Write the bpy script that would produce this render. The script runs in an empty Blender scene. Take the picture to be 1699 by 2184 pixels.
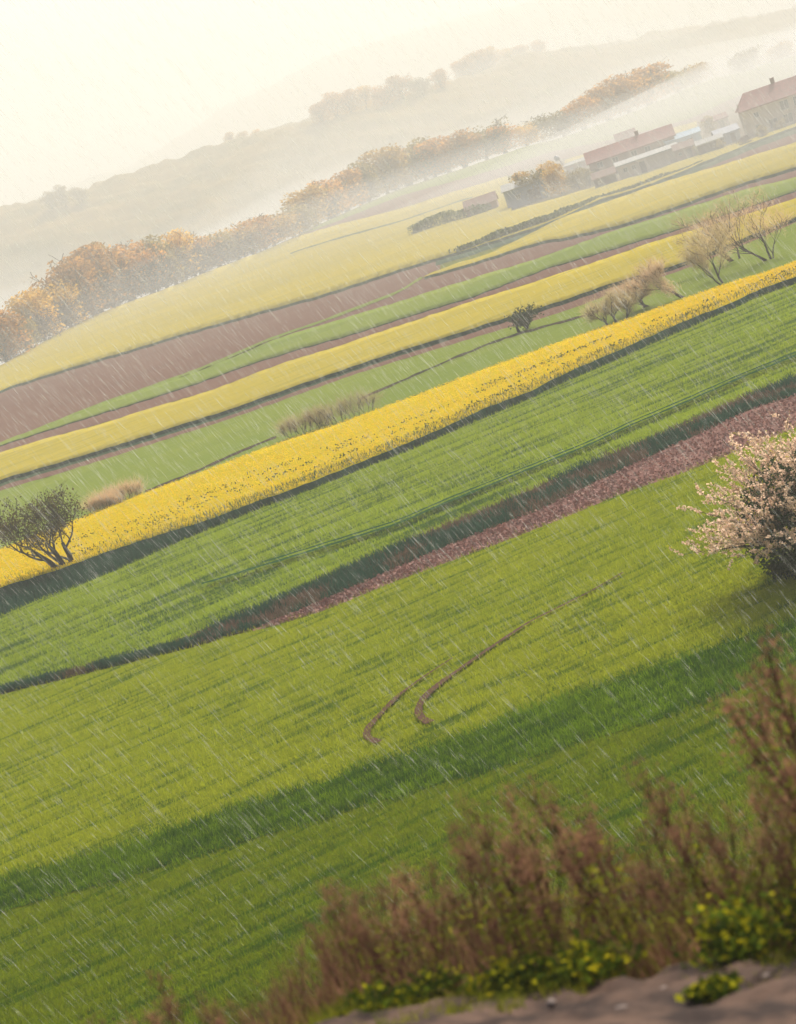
import bpy, math, random
import numpy as np
from mathutils import Matrix, Vector

# ------------------------------------------------------------------ camera, world, sun
SC = bpy.context.scene
COL = SC.collection
R = math.radians
W0, H0 = 1699.0, 2184.0                 # reference frame used for reading positions
FPX = 5120.0                            # focal length in that frame
ROLL, PITCH = R(19.0), math.atan(743.0 / 5120.0)
CAM_Z = 19.0
SUN_EL, SUN_AZ = R(40), R(28)           # azimuth measured from +Y (view direction) towards +X
EXPOSURE = 0.93
HAZE_DENSITY = 0.00064

cd = bpy.data.cameras.new('camera')
cam = bpy.data.objects.new('camera', cd)
COL.objects.link(cam)
SC.camera = cam
cd.sensor_fit = 'VERTICAL'
cd.sensor_height = 36.0
cd.lens = FPX / H0 * 36.0
cd.clip_start, cd.clip_end = 0.5, 12000
MC = Matrix.Rotation(math.pi / 2 - PITCH, 4, 'X') @ Matrix.Rotation(-ROLL, 4, 'Z')
MC.translation = (0, 0, CAM_Z)
cam.matrix_world = MC
cd.dof.use_dof = True
cd.dof.focus_distance = 165
cd.dof.aperture_fstop = 2.1

wd = bpy.data.worlds.new('World')
SC.world = wd
wd.use_nodes = True
nt = wd.node_tree
bg = nt.nodes['Background']
sky = nt.nodes.new('ShaderNodeTexSky')
sky.sky_type = 'NISHITA'
sky.sun_disc = False
sky.sun_elevation = SUN_EL
sky.sun_rotation = SUN_AZ
sky.air_density, sky.dust_density, sky.ozone_density = 1.0, 4.0, 1.0
nt.links.new(sky.outputs[0], bg.inputs[0])
bg.inputs[1].default_value = 0.085

sl = bpy.data.lights.new('sun', 'SUN')
sl.energy = 4.0
sl.angle = R(0.6)
sl.color = (1.0, 0.94, 0.84)
so = bpy.data.objects.new('sun', sl)
COL.objects.link(so)
to_sun = Vector((math.sin(SUN_AZ) * math.cos(SUN_EL), math.cos(SUN_AZ) * math.cos(SUN_EL), math.sin(SUN_EL)))
so.rotation_euler = to_sun.to_track_quat('Z', 'Y').to_euler()
so.location = to_sun * 300

SC.view_settings.view_transform = 'Standard'
SC.view_settings.look = 'None'
SC.view_settings.exposure = EXPOSURE
SC.view_settings.gamma = 1
SC.cycles.max_bounces = 6
SC.cycles.diffuse_bounces = 2
SC.cycles.glossy_bounces = 1
SC.cycles.transmission_bounces = 2
SC.cycles.volume_bounces = 0
SC.cycles.transparent_max_bounces = 8
SC.cycles.use_denoising = True
SC.cycles.denoising_prefilter = "ACCURATE"
SC.cycles.sample_clamp_indirect = 4

# ------------------------------------------------------------------ helpers
M3 = np.array(MC.to_3x3())

def P(x, y, z=0.0):
    """point of the level z seen at reference-frame position (x, y); arrays allowed"""
    x, y, z = np.broadcast_arrays(np.asarray(x, float), np.asarray(y, float), np.asarray(z, float))
    d = np.stack([(x - W0 / 2) / FPX, -(y - H0 / 2) / FPX, -np.ones_like(x)], -1) @ M3.T
    t = (z - CAM_Z) / np.minimum(d[..., 2], -1e-4)
    return np.stack([d[..., 0] * t, d[..., 1] * t, z], -1)

def PD(x, y, dist):
    """point at ground distance dist (along +Y) seen at reference-frame position"""
    d = np.array([(x - W0 / 2) / FPX, -(y - H0 / 2) / FPX, -1.0]) @ M3.T
    t = dist / d[1]
    return np.array([d[0] * t, dist, CAM_Z + d[2] * t])

def mesh_np(name, V, F, mats, parent=None, smooth=False, midx=None):
    """V (n,3), F (m,k) with equal k -> one mesh object"""
    V = np.asarray(V, np.float32)
    F = np.asarray(F, np.int32)
    me = bpy.data.meshes.new(name)
    k = F.shape[1]
    me.vertices.add(len(V))
    me.vertices.foreach_set('co', V.ravel())
    me.loops.add(F.size)
    me.loops.foreach_set('vertex_index', F.ravel())
    me.polygons.add(len(F))
    me.polygons.foreach_set('loop_start', np.arange(0, F.size, k, dtype=np.int32))
    me.polygons.foreach_set('loop_total', np.full(len(F), k, np.int32))
    if smooth:
        me.polygons.foreach_set('use_smooth', np.ones(len(F), bool))
    for m in (mats if isinstance(mats, (list, tuple)) else [mats]):
        me.materials.append(m)
    if midx is not None:
        me.polygons.foreach_set('material_index', np.asarray(midx, np.int32))
    me.update(calc_edges=True)
    o = bpy.data.objects.new(name, me)
    COL.objects.link(o)
    if parent:
        o.parent = parent
    return o

def tag(o, label=None, cat=None, group=None, kind=None):
    if label: o['label'] = label
    if cat: o['category'] = cat
    if group: o['group'] = group
    if kind: o['kind'] = kind
    return o

def empty(name, loc=(0, 0, 0), rz=0.0, sc=1.0):
    o = bpy.data.objects.new(name, None)
    COL.objects.link(o)
    o.location = loc
    o.rotation_euler = (0, 0, rz)
    o.scale = (sc, sc, sc) if not hasattr(sc, '__len__') else sc
    o.empty_display_size = 0.2
    return o

def copy_tree(o, parent=None):
    c = o.copy()
    COL.objects.link(c)
    if parent:
        c.parent = parent
    for ch in list(o.children):
        copy_tree(ch, c)
    return c

class MB:
    """collects polygons for one mesh"""
    def __init__(s): s.v, s.f, s.m = [], [], []
    def add(s, vs, fs, mi=0):
        b = len(s.v)
        s.v += [tuple(map(float, p)) for p in vs]
        s.f += [tuple(i + b for i in f) for f in fs]
        s.m += [mi] * len(fs)
    def box(s, a, b, mi=0):
        (x0, y0, z0), (x1, y1, z1) = a, b
        s.add([(x0, y0, z0), (x1, y0, z0), (x1, y1, z0), (x0, y1, z0), (x0, y0, z1), (x1, y0, z1), (x1, y1, z1), (x0, y1, z1)],
              [(0, 3, 2, 1), (4, 5, 6, 7), (0, 1, 5, 4), (1, 2, 6, 5), (2, 3, 7, 6), (3, 0, 4, 7)], mi)
    def tube(s, pts, rad, n=5, mi=0):
        pts = [Vector(p) for p in pts]
        rings = []
        for i, p in enumerate(pts):
            d = (pts[min(i + 1, len(pts) - 1)] - pts[max(i - 1, 0)])
            d = d.normalized() if d.length > 1e-9 else Vector((0, 0, 1))
            a = d.orthogonal().normalized()
            b = d.cross(a)
            r = rad[i]
            rings.append([p + a * (r * math.cos(2 * math.pi * k / n)) + b * (r * math.sin(2 * math.pi * k / n)) for k in range(n)])
        vs = [q for ring in rings for q in ring]
        fs = [(i * n + k, i * n + (k + 1) % n, (i + 1) * n + (k + 1) % n, (i + 1) * n + k) for i in range(len(pts) - 1) for k in range(n)]
        fs.append(tuple(range(n - 1, -1, -1)))
        fs.append(tuple((len(pts) - 1) * n + k for k in range(n)))
        s.add(vs, fs, mi)
    def build(s, name, mats, parent=None, smooth=False):
        me = bpy.data.meshes.new(name)
        me.from_pydata(s.v, [], s.f)
        for m in (mats if isinstance(mats, (list, tuple)) else [mats]):
            me.materials.append(m)
        me.polygons.foreach_set('material_index', s.m)
        if smooth:
            me.polygons.foreach_set('use_smooth', [True] * len(s.f))
        me.update()
        o = bpy.data.objects.new(name, me)
        COL.objects.link(o)
        if parent:
            o.parent = parent
        return o

# ---- value noise for shapes (numpy)
def _hash(ix, iy, seed):
    n = (ix.astype(np.int64) * 374761393 + iy.astype(np.int64) * 668265263 + seed * 974711) & 0x7fffffff
    n = ((n ^ (n >> 13)) * 1274126177) & 0x7fffffff
    return ((n ^ (n >> 16)) & 0xffff) / 65535.0

def vnoise(x, y, seed=0):
    x, y = np.asarray(x, float), np.asarray(y, float)
    ix, iy = np.floor(x), np.floor(y)
    fx, fy = x - ix, y - iy
    fx, fy = fx * fx * (3 - 2 * fx), fy * fy * (3 - 2 * fy)
    a, b = _hash(ix, iy, seed), _hash(ix + 1, iy, seed)
    c, d = _hash(ix, iy + 1, seed), _hash(ix + 1, iy + 1, seed)
    return (a * (1 - fx) + b * fx) * (1 - fy) + (c * (1 - fx) + d * fx) * fy

def fbm(x, y, seed=0, oct=4):
    s, a, t = 0, 1.0, 0
    for i in range(oct):
        s = s + a * vnoise(np.asarray(x) * 2 ** i, np.asarray(y) * 2 ** i, seed + i * 17)
        t += a
        a *= 0.5
    return s / t

def sstep(a, b, x):
    t = np.clip((x - a) / (b - a), 0, 1)
    return t * t * (3 - 2 * t)

# ------------------------------------------------------------------ materials
def nmat(name):
    m = bpy.data.materials.new(name)
    m.use_nodes = True
    n = m.node_tree.nodes
    n.clear()
    out = n.new('ShaderNodeOutputMaterial')
    return m, m.node_tree, out

def noise(t, vec, scale, detail=3, rough=0.55, w=None):
    n = t.nodes.new('ShaderNodeTexNoise')
    n.inputs['Scale'].default_value = scale
    n.inputs['Detail'].default_value = detail
    n.inputs['Roughness'].default_value = rough
    t.links.new(vec, n.inputs['Vector'])
    return n.outputs['Fac']

def mapping(t, vec, scale, rz=0.0):
    if rz:
        r = t.nodes.new('ShaderNodeMapping')
        r.inputs['Rotation'].default_value = (0, 0, rz)
        t.links.new(vec, r.inputs['Vector'])
        vec, rz = r.outputs[0], 0.0
    m = t.nodes.new('ShaderNodeMapping')
    m.inputs['Scale'].default_value = scale
    m.inputs['Rotation'].default_value = (0, 0, rz)
    t.links.new(vec, m.inputs['Vector'])
    return m.outputs[0]

def ramp(t, fac, lo, hi):
    n = t.nodes.new('ShaderNodeMapRange')
    n.inputs['From Min'].default_value = lo
    n.inputs['From Max'].default_value = hi
    t.links.new(fac, n.inputs['Value'])
    return n.outputs[0]

def mixc(t, fac, a, b):
    n = t.nodes.new('ShaderNodeMix')
    n.data_type = 'RGBA'
    for sock, v in ((n.inputs[0], fac), (n.inputs[6], a), (n.inputs[7], b)):
        if isinstance(v, tuple):
            sock.default_value = (*v, 1)
        elif isinstance(v, (int, float)):
            sock.default_value = v
        else:
            t.links.new(v, sock)
    return n.outputs[2]

def mathn(t, op, a, b=None):
    n = t.nodes.new('ShaderNodeMath')
    n.operation = op
    for i, v in enumerate((a, b)):
        if v is None: continue
        if isinstance(v, (int, float)): n.inputs[i].default_value = v
        else: t.links.new(v, n.inputs[i])
    return n.outputs[0]

ROWS = R(25)            # the strips run about 25 degrees off the picture plane

def field_mat(name, base, alt, dark, rz=ROWS, dark_amt=(0.52, 0.72), fine=2.0, streak=(0.05, 0.9), bump=0.4, transl=0.0,
              speck=None, speck_rng=(0.6, 0.7), rough=0.85):
    """a crop or soil seen from afar: streaks along the sowing rows, patches, fine grain"""
    m, t, out = nmat(name)
    tc = t.nodes.new('ShaderNodeTexCoord')
    vec = tc.outputs['Object']
    st = noise(t, mapping(t, vec, (streak[0], streak[1], 1), -rz), 1.0, 4, 0.65)
    pat = noise(t, mapping(t, vec, (0.02, 0.05, 1), -rz), 1.0, 3)
    fn = noise(t, vec, fine, 4, 0.7)
    c = mixc(t, ramp(t, pat, 0.35, 0.65), base, alt)
    c = mixc(t, mathn(t, 'MULTIPLY', ramp(t, st, *dark_amt), 0.75), c, dark)
    f2 = ramp(t, fn, 0.50, 0.78)
    c = mixc(t, mathn(t, 'MULTIPLY', f2, 0.55), c, dark)
    if speck:
        sp = noise(t, mapping(t, vec, (0.9, 1.5, 1), -rz), 1.0, 4, 0.7)
        c = mixc(t, ramp(t, sp, *speck_rng), c, speck)
    bs = t.nodes.new('ShaderNodeBsdfDiffuse')
    bs.inputs['Roughness'].default_value = 0.6
    t.links.new(c, bs.inputs['Color'])
    if bump:
        bp = t.nodes.new('ShaderNodeBump')
        bp.inputs['Strength'].default_value = bump
        bp.inputs['Distance'].default_value = 0.15
        t.links.new(mathn(t, 'ADD', fn, mathn(t, 'MULTIPLY', st, 1.0)), bp.inputs['Height'])
        t.links.new(bp.outputs[0], bs.inputs['Normal'])
    if transl:
        tr = t.nodes.new('ShaderNodeBsdfTranslucent')
        t.links.new(c, tr.inputs['Color'])
        mx = t.nodes.new('ShaderNodeMixShader')
        mx.inputs[0].default_value = transl
        t.links.new(bs.outputs[0], mx.inputs[1])
        t.links.new(tr.outputs[0], mx.inputs[2])
        t.links.new(mx.outputs[0], out.inputs[0])
    else:
        t.links.new(bs.outputs[0], out.inputs[0])
    return m

def leaf_mat(name, a, b, scale=0.5, transl=0.4, vary=0.25):
    """leaves, petals and twigs: clumps of two colours, some light coming through, a tint per plant"""
    m, t, out = nmat(name)
    tc = t.nodes.new('ShaderNodeTexCoord')
    oi = t.nodes.new('ShaderNodeObjectInfo')
    vadd = t.nodes.new('ShaderNodeVectorMath')
    vadd.operation = 'ADD'
    t.links.new(tc.outputs['Object'], vadd.inputs[0])
    t.links.new(oi.outputs['Location'], vadd.inputs[1])
    f = noise(t, vadd.outputs[0], scale, 4, 0.7)
    c = mixc(t, ramp(t, f, 0.36, 0.64), a, b)
    hs = t.nodes.new('ShaderNodeHueSaturation')
    t.links.new(c, hs.inputs['Color'])
    t.links.new(mathn(t, 'ADD', mathn(t, 'MULTIPLY', oi.outputs['Random'], 2 * vary), 1 - vary), hs.inputs['Value'])
    d = t.nodes.new('ShaderNodeBsdfDiffuse')
    t.links.new(hs.outputs[0], d.inputs[0])
    tr = t.nodes.new('ShaderNodeBsdfTranslucent')
    t.links.new(hs.outputs[0], tr.inputs[0])
    mx = t.nodes.new('ShaderNodeMixShader')
    mx.inputs[0].default_value = transl
    t.links.new(d.outputs[0], mx.inputs[1])
    t.links.new(tr.outputs[0], mx.inputs[2])
    t.links.new(mx.outputs[0], out.inputs[0])
    return m

def solid_mat(name, a, b, scale=1.0, rough=0.8, stretch=(1, 1, 1), bump=0.2, spec=0.3, lo=0.35, hi=0.65):
    m, t, out = nmat(name)
    tc = t.nodes.new('ShaderNodeTexCoord')
    v = mapping(t, tc.outputs['Object'], stretch)
    f = noise(t, v, scale, 5, 0.65)
    c = mixc(t, ramp(t, f, lo, hi), a, b)
    p = t.nodes.new('ShaderNodeBsdfPrincipled')
    p.inputs['Roughness'].default_value = rough
    p.inputs['Specular IOR Level'].default_value = spec
    t.links.new(c, p.inputs['Base Color'])
    if bump:
        bp = t.nodes.new('ShaderNodeBump')
        bp.inputs['Strength'].default_value = bump
        bp.inputs['Distance'].default_value = 0.05
        t.links.new(f, bp.inputs['Height'])
        t.links.new(bp.outputs[0], p.inputs['Normal'])
    t.links.new(p.outputs[0], out.inputs[0])
    return m

MAT = {}
MAT['rape_far'] = field_mat('rape_far', (.58, .45, .05), (.49, .39, .06), (.32, .28, .05), fine=0.8, dark_amt=(.52, .70), streak=(.06, .7))
MAT['rape_near'] = field_mat('rape_near', (.64, .51, .006), (.58, .46, .008), (.36, .30, .012), fine=2.5, dark_amt=(.54, .75), streak=(.2, 1.6))
MAT['soil'] = field_mat('soil', (.25, .14, .10), (.22, .12, .088), (.15, .085, .07), fine=1.2, dark_amt=(.5, .8), streak=(.03, 1.6), bump=.6)
MAT['soil_near'] = field_mat('soil_near', (.36, .19, .15), (.29, .155, .125), (.12, .065, .058), fine=2.6, dark_amt=(.48, .66), streak=(.25, 1.6), bump=.8)
MAT['green_far'] = field_mat('green_far', (.26, .31, .05), (.22, .285, .05), (.14, .20, .04), fine=1.0, dark_amt=(.52, .75), streak=(.06, 1.5))
MAT['green_mid'] = field_mat('green_mid', (.27, .32, .022), (.22, .29, .02), (.006, .06, .022), fine=1.6, dark_amt=(.50, .57), streak=(.08, 1.15))
MAT['green_near'] = field_mat('green_near', (.26, .28, .010), (.22, .26, .009), (.05, .11, .008), fine=2.2, dark_amt=(.51, .60), streak=(.20, 1.7))
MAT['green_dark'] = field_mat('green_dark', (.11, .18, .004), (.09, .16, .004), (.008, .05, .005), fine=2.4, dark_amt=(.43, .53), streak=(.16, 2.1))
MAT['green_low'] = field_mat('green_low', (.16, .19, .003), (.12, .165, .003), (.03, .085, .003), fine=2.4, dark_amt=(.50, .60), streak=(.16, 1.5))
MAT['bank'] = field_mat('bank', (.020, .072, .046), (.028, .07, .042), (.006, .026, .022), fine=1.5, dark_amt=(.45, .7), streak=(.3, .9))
MAT['bank_weeds'] = field_mat('bank_weeds', (.045, .065, .03), (.12, .075, .05), (.02, .03, .018), fine=1.2, dark_amt=(.45, .7), streak=(.2, .6), speck=(.16, .10, .065), speck_rng=(.56, .66))
MAT['verge'] = field_mat('verge', (.055, .105, .055), (.07, .11, .05), (.02, .05, .04), fine=1.0)
MAT['ground'] = field_mat('ground', (.20, .21, .012), (.16, .18, .012), (.09, .11, .01), fine=.8)
MAT['track'] = field_mat('track', (.16, .085, .06), (.14, .08, .055), (.07, .045, .03), fine=3)

# ------------------------------------------------------------------ terrain
CREST = [(-420, 930), (-200, 868), (0, 780), (50, 752), (126, 710), (226, 662), (352, 617), (452, 576), (552, 539), (628, 506),
         (703, 468), (853, 403), (992, 358), (1132, 309), (1201, 294), (1351, 239), (1500, 174), (1600, 149), (1699, 117), (1900, 50), (2150, -33)]
cw = P([p[0] for p in CREST], [p[1] for p in CREST])
_cx, _cy = cw[:, 0], cw[:, 1]
_o = np.argsort(_cx)
_cx, _cy = _cx[_o], _cy[_o]

def crest_y(x):
    return np.interp(x, _cx, _cy)

def edge_y(x):
    """far edge of the dirt track the camera stands above"""
    return np.interp(x, [-9, -3.2, -2.2, -1.5, -1.0, 1.41, 9], [12.2, 13.6, 14.8, 15.8, 15.25, 13.85, 11.2]) + 0.35 * (vnoise(np.asarray(x) * 1.3, 0.5, 3) - 0.5)

def ground_z(x, y):
    x, y = np.asarray(x, float), np.asarray(y, float)
    e = edge_y(x)
    s = y - e
    hi = 13.6 + np.clip(-s, 0, 14.5) * 0.262
    lo = 13.6 - 0.36 * s
    lo = np.where(lo < .8, .8 * np.exp((lo - .8) / .8), lo)
    lo = np.where(s > 60, 0, lo)
    near = np.where(s < 0, hi, lo)
    c = crest_y(x)
    far = -42 * sstep(4, 190, y - c)
    return np.where(y < 90, near, far)

def axis(parts):
    a = []
    for lo, hi, st in parts:
        a += list(np.arange(lo, hi, st))
    return np.array(sorted(set(np.round(a, 4))))

gx = axis([(-3000, -400, 200), (-400, -80, 20), (-80, -8, 6), (-8, 8, .25), (8, 80, 6), (80, 400, 20), (400, 3001, 200)])
gy = axis([(-1500, 0, 150), (0, 11, 1), (11, 24, .25), (24, 62, 1.5), (62, 500, 15), (500, 1250, 10), (1250, 6500, 150)])
X, Y = np.meshgrid(gx, gy)
Z = ground_z(X, Y) - 0.04 - .35 * sstep(.15, .6, edge_y(X) - Y)
Z += np.where((Y > 11) & (Y < 45), (fbm(X * 1.5, Y * 1.5, 5) - .5) * .22, 0)

def grid_faces(r, c):
    i = np.arange(r * c).reshape(r, c)
    return np.stack([i[:-1, :-1], i[:-1, 1:], i[1:, 1:], i[1:, :-1]], -1).reshape(-1, 4)

g = mesh_np('ground', np.stack([X, Y, Z], -1).reshape(-1, 3), grid_faces(len(gy), len(gx)), MAT['ground'], smooth=True)
tag(g, kind='structure')

# ------------------------------------------------------------------ the field strips
def curve(pts):
    xs = [p[0] for p in pts]
    ys = [p[1] for p in pts]
    def f(x):
        x = np.asarray(x, float)
        y = np.interp(x, xs, ys)
        y = np.where(x < xs[0], ys[0] + (x - xs[0]) * -0.40, y)
        y = np.where(x > xs[-1], ys[-1] + (x - xs[-1]) * -0.385, y)
        return y
    # light smoothing of the corners
    def g(x):
        x = np.asarray(x, float)
        return (f(x - 22) + f(x - 11) + f(x) + f(x + 11) + f(x + 22)) / 5
    return g

XL, XR = -380, 2100
C_TOP = curve(CREST)
C_GLO = curve([(600, 517), (628, 506), (703, 478), (853, 418), (1077, 356), (1172, 324), (1276, 304), (1390, 276), (1485, 249), (1550, 214), (1669, 169), (1699, 160)])
C_Y1T = curve([(-200, 868), (0, 780), (50, 752), (126, 710), (226, 662), (352, 617), (452, 576), (552, 539), (628, 506), (703, 484), (853, 446), (977, 406), (1097, 371),
               (1205, 345), (1300, 320), (1400, 290), (1500, 262), (1699, 200)])
C_BASE = curve([(900, 498), (1077, 455), (1172, 426), (1276, 396), (1340, 381), (1400, 363), (1500, 326), (1600, 297), (1699, 262)])
C_Y1B = curve([(0, 833), (40, 819), (176, 777), (301, 740), (452, 694), (578, 659), (678, 632), (853, 575), (977, 538), (1087, 503), (1177, 473), (1276, 426), (1351, 406), (1450, 368), (1500, 346), (1600, 305), (1699, 269)])
C_T1 = curve([(0, 946), (100, 907), (201, 866), (281, 839), (402, 796), (477, 766), (578, 722), (703, 679), (853, 622), (908, 586), (977, 560), (1032, 546), (1201, 463), (1286, 433), (1415, 388), (1550, 348), (1699, 304)])
C_Y2B = curve([(908, 588), (928, 585), (1027, 555), (1152, 515), (1201, 508), (1331, 478), (1450, 438), (1575, 393), (1699, 356)])
C_G1T = curve([(0, 946), (100, 907), (201, 867), (281, 841), (402, 799), (477, 770), (590, 722), (853, 643), (1002, 595), (1152, 550), (1301, 495), (1450, 448), (1600, 401), (1699, 378)])
C_G1B = curve([(0, 950), (176, 894), (301, 856), (402, 824), (502, 787), (628, 747), (753, 712), (853, 680), (1002, 635), (1172, 570), (1276, 540), (1400, 503), (1480, 478), (1575, 448), (1699, 406)])
C_Y3T = curve([(0, 965), (100, 935), (211, 905), (352, 862), (452, 832), (603, 774), (728, 736), (853, 694), (1002, 644), (1152, 597), (1301, 548), (1400, 513), (1480, 490), (1600, 455), (1699, 423)])
C_Y3B = curve([(0, 1023), (126, 987), (251, 949), (352, 917), (502, 869), (628, 824), (753, 781), (853, 748), (943, 722), (1052, 686), (1152, 657), (1231, 630), (1301, 605), (1440, 566), (1525, 533), (1699, 462)])
C_D3B = curve([(0, 1037), (126, 1000), (251, 961), (352, 930), (502, 882), (628, 836), (753, 792), (853, 759), (943, 731), (1052, 694), (1152, 661), (1231, 633), (1301, 607), (1440, 568), (1525, 535), (1699, 464)])
C_P3B = curve([(0, 1047), (126, 1010), (251, 971), (352, 938), (502, 890), (628, 845), (753, 800), (853, 768), (943, 742), (1052, 708), (1152, 681), (1231, 655), (1301, 628), (1440, 582), (1525, 548), (1699, 474)])
C_Y4T = curve([(0, 1173), (110, 1128), (196, 1097), (301, 1055), (402, 1017), (502, 979), (603, 942), (728, 902), (853, 856), (1092, 766), (1226, 719), (1331, 684), (1425, 650), (1545, 607), (1649, 577), (1699, 557)])
C_Y4B = curve([(0, 1253), (126, 1215), (226, 1178), (326, 1145), (427, 1115), (527, 1077), (628, 1042), (753, 992), (853, 952), (953, 910), (1027, 873), (1132, 835), (1201, 798), (1281, 764), (1351, 734), (1450, 689), (1550, 650), (1625, 615), (1699, 590)])
C_D4B = curve([(0, 1316), (100, 1273), (176, 1246), (281, 1203), (377, 1158), (452, 1128), (552, 1087), (703, 1027), (853, 970), (977, 917), (1102, 863), (1201, 818), (1316, 768), (1500, 687), (1600, 640), (1699, 605)])
C_G4B = curve([(0, 1474), (170, 1430), (345, 1386), (420, 1358), (477, 1328), (603, 1273), (703, 1228), (803, 1183), (853, 1161), (953, 1121), (1052, 1079), (1152, 1037), (1251, 989), (1351, 952), (1450, 910), (1550, 863), (1649, 823), (1699, 803)])
C_B5B = curve([(0, 1482), (170, 1440), (345, 1397), (420, 1378), (500, 1352), (560, 1337), (620, 1312), (703, 1276), (853, 1209), (953, 1166), (1052, 1126), (1152, 1087), (1276, 1027), (1400, 967), (1500, 922), (1600, 873), (1699, 843)])
C_P5B = curve([(0, 1482), (170, 1440), (345, 1397), (420, 1379), (500, 1355), (580, 1337), (700, 1300), (853, 1236), (953, 1201), (1052, 1164), (1177, 1116), (1326, 1054), (1450, 1012), (1560, 968), (1699, 912)])
C_K6T = curve([(0, 1883), (151, 1843), (301, 1798), (452, 1743), (603, 1702), (753, 1647), (853, 1617), (1002, 1565), (1152, 1505), (1301, 1460), (1450, 1406), (1600, 1355), (1699, 1320)])
C_K6B = curve([(0, 1945), (151, 1903), (301, 1862), (452, 1815), (603, 1770), (853, 1695), (1052, 1640), (1251, 1580), (1400, 1535), (1500, 1500), (1600, 1460), (1699, 1420)])
C_END = curve([(0, 2640), (1699, 2060)])
C_ENDB = curve([(0, 2420), (1699, 1835)])

rngn = np.random.default_rng(11)

def strip(name, U, L, mat, z=0.05, x0=XL, x1=XR, rows=6, jitter=2.0, skirt=None, step=8):
    """the sheet of one field between two boundary curves, with the crop's own height at its near side"""
    xs = np.arange(x0, x1 + .1, step)
    u, l = U(xs), L(xs)
    l = np.maximum(l, u + 0.3)
    j1 = (vnoise(xs / 17.0, 0 * xs, sum(map(ord, name)) % 97) - .5) * jitter
    w = np.clip((l - u) / 12, 0, 1)
    u = u + j1 * w
    l = l + (vnoise(xs / 13.0, 0 * xs + 7, 31) - .5) * jitter * w
    t = np.linspace(0, 1, rows + 1)[:, None]
    G = P(xs[None, :] + 0 * t, u[None, :] * (1 - t) + l[None, :] * t, z)
    V = G.reshape(-1, 3)
    F = grid_faces(rows + 1, len(xs))[:, ::-1]
    mi = np.zeros(len(F), int)
    mats = [mat]
    if skirt:
        n0 = len(V)
        lo = G[-1].copy()
        lo[:, 2] = -0.05
        lo[:, 1] -= 0.5 * z
        hi2 = G[0].copy()
        hi2[:, 2] = -0.05
        V = np.concatenate([V, lo, hi2])
        i = np.arange(len(xs) - 1)
        top = rows * len(xs)
        F2 = np.stack([top + i, top + i + 1, n0 + i + 1, n0 + i], -1)[:, ::-1]
        n1 = n0 + len(xs)
        F3 = np.stack([i, i + 1, n1 + i + 1, n1 + i], -1)
        F = np.concatenate([F, F2, F3])
        mi = np.concatenate([mi, np.ones(len(F2), int), np.ones(len(F3), int)])
        mats = [mat, skirt]
    o = mesh_np(name, V, F, mats, midx=mi)
    return tag(o, kind='structure')

strip('meadow_strip', C_TOP, C_GLO, MAT['green_far'], .06, x0=590, rows=3)
strip('ploughed_strip', C_GLO, lambda x: np.where(x < 1092, C_Y1T(x), C_GLO(x) + 20), MAT['soil'], .04, x0=600, rows=3)
MAT['yard'] = field_mat('yard', (.21, .165, .085), (.26, .19, .12), (.10, .10, .05), fine=.5, streak=(.05, .12), dark_amt=(.45, .6))
strip('yard', lambda x: C_GLO(x) + 20, C_BASE, MAT['yard'], .03, x0=1092, rows=6)
strip('rapeseed_patch', curve([(1389, 285), (1484, 259)]), curve([(1395, 296), (1501, 270)]), MAT['rape_far'], .3, x0=1391, x1=1490, rows=2, step=4)
strip('rapeseed_patch', curve([(1205, 342), (1288, 313)]), curve([(1205, 352), (1288, 319)]), MAT['rape_far'], .3, x0=1205, x1=1285, rows=2, step=4)
strip('rapeseed_field', lambda x: np.where(x < 1092, C_Y1T(x), np.minimum(C_BASE(x), C_Y1B(x) - 1.0)), C_Y1B, MAT['rape_far'], .45, skirt=MAT['verge'], rows=10)
strip('ploughed_field', C_Y1B, C_T1, MAT['soil'], .03, rows=8, x1=940)
strip('field_lane', C_Y1B, lambda x: C_Y1B(x) + 15, MAT['verge'], .05, x0=930, rows=2)
strip('fallow_strip', lambda x: C_Y1B(x) + 15, C_T1, MAT['soil'], .04, x0=1180, rows=3)
strip('rapeseed_strip', C_T1, C_Y2B, MAT['rape_far'], .4, x0=905, skirt=MAT['verge'], rows=5)
strip('ploughed_strip', lambda x: np.where(x < 908, C_T1(x) + 3, C_Y2B(x)), C_G1T, MAT['soil'], .035, x0=560, rows=4)
strip('wheat_strip', C_G1T, C_G1B, MAT['green_far'], .15, rows=4, skirt=MAT['verge'])
strip('ploughed_strip', C_G1B, C_Y3T, MAT['soil'], .03, rows=3)
strip('rapeseed_strip', C_Y3T, C_Y3B, MAT['rape_far'], .4, rows=6, skirt=MAT['bank'])
strip('grass_bank', C_Y3B, C_D3B, MAT['verge'], .05, rows=2)
strip('fallow_strip', C_D3B, C_P3B, MAT['soil'], .035, rows=2)
strip('wheat_field', C_P3B, C_Y4T, MAT['green_far'], .07, rows=8)
strip('rapeseed_strip', C_Y4T, C_Y4B, MAT['rape_near'], .5, rows=8, skirt=MAT['bank'])
strip('grass_bank', C_Y4B, C_D4B, MAT['bank'], .04, rows=4)
strip('wheat_field', C_D4B, C_G4B, MAT['green_mid'], .06, rows=12)
strip('weedy_bank', C_G4B, C_B5B, MAT['bank_weeds'], .05, rows=4)
strip('ploughed_strip', C_B5B, C_P5B, MAT['soil_near'], .04, x0=540, rows=5)
strip('wheat_field', C_P5B, C_K6T, MAT['green_near'], .06, rows=14)
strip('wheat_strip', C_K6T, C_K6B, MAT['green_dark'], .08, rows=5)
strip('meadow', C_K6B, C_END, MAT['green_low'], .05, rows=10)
C_TR = curve([(150, 1345), (400, 1250), (600, 1190), (853, 1111), (953, 1067), (1102, 1007), (1251, 947), (1351, 900), (1475, 848), (1575, 803), (1699, 753)])
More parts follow.
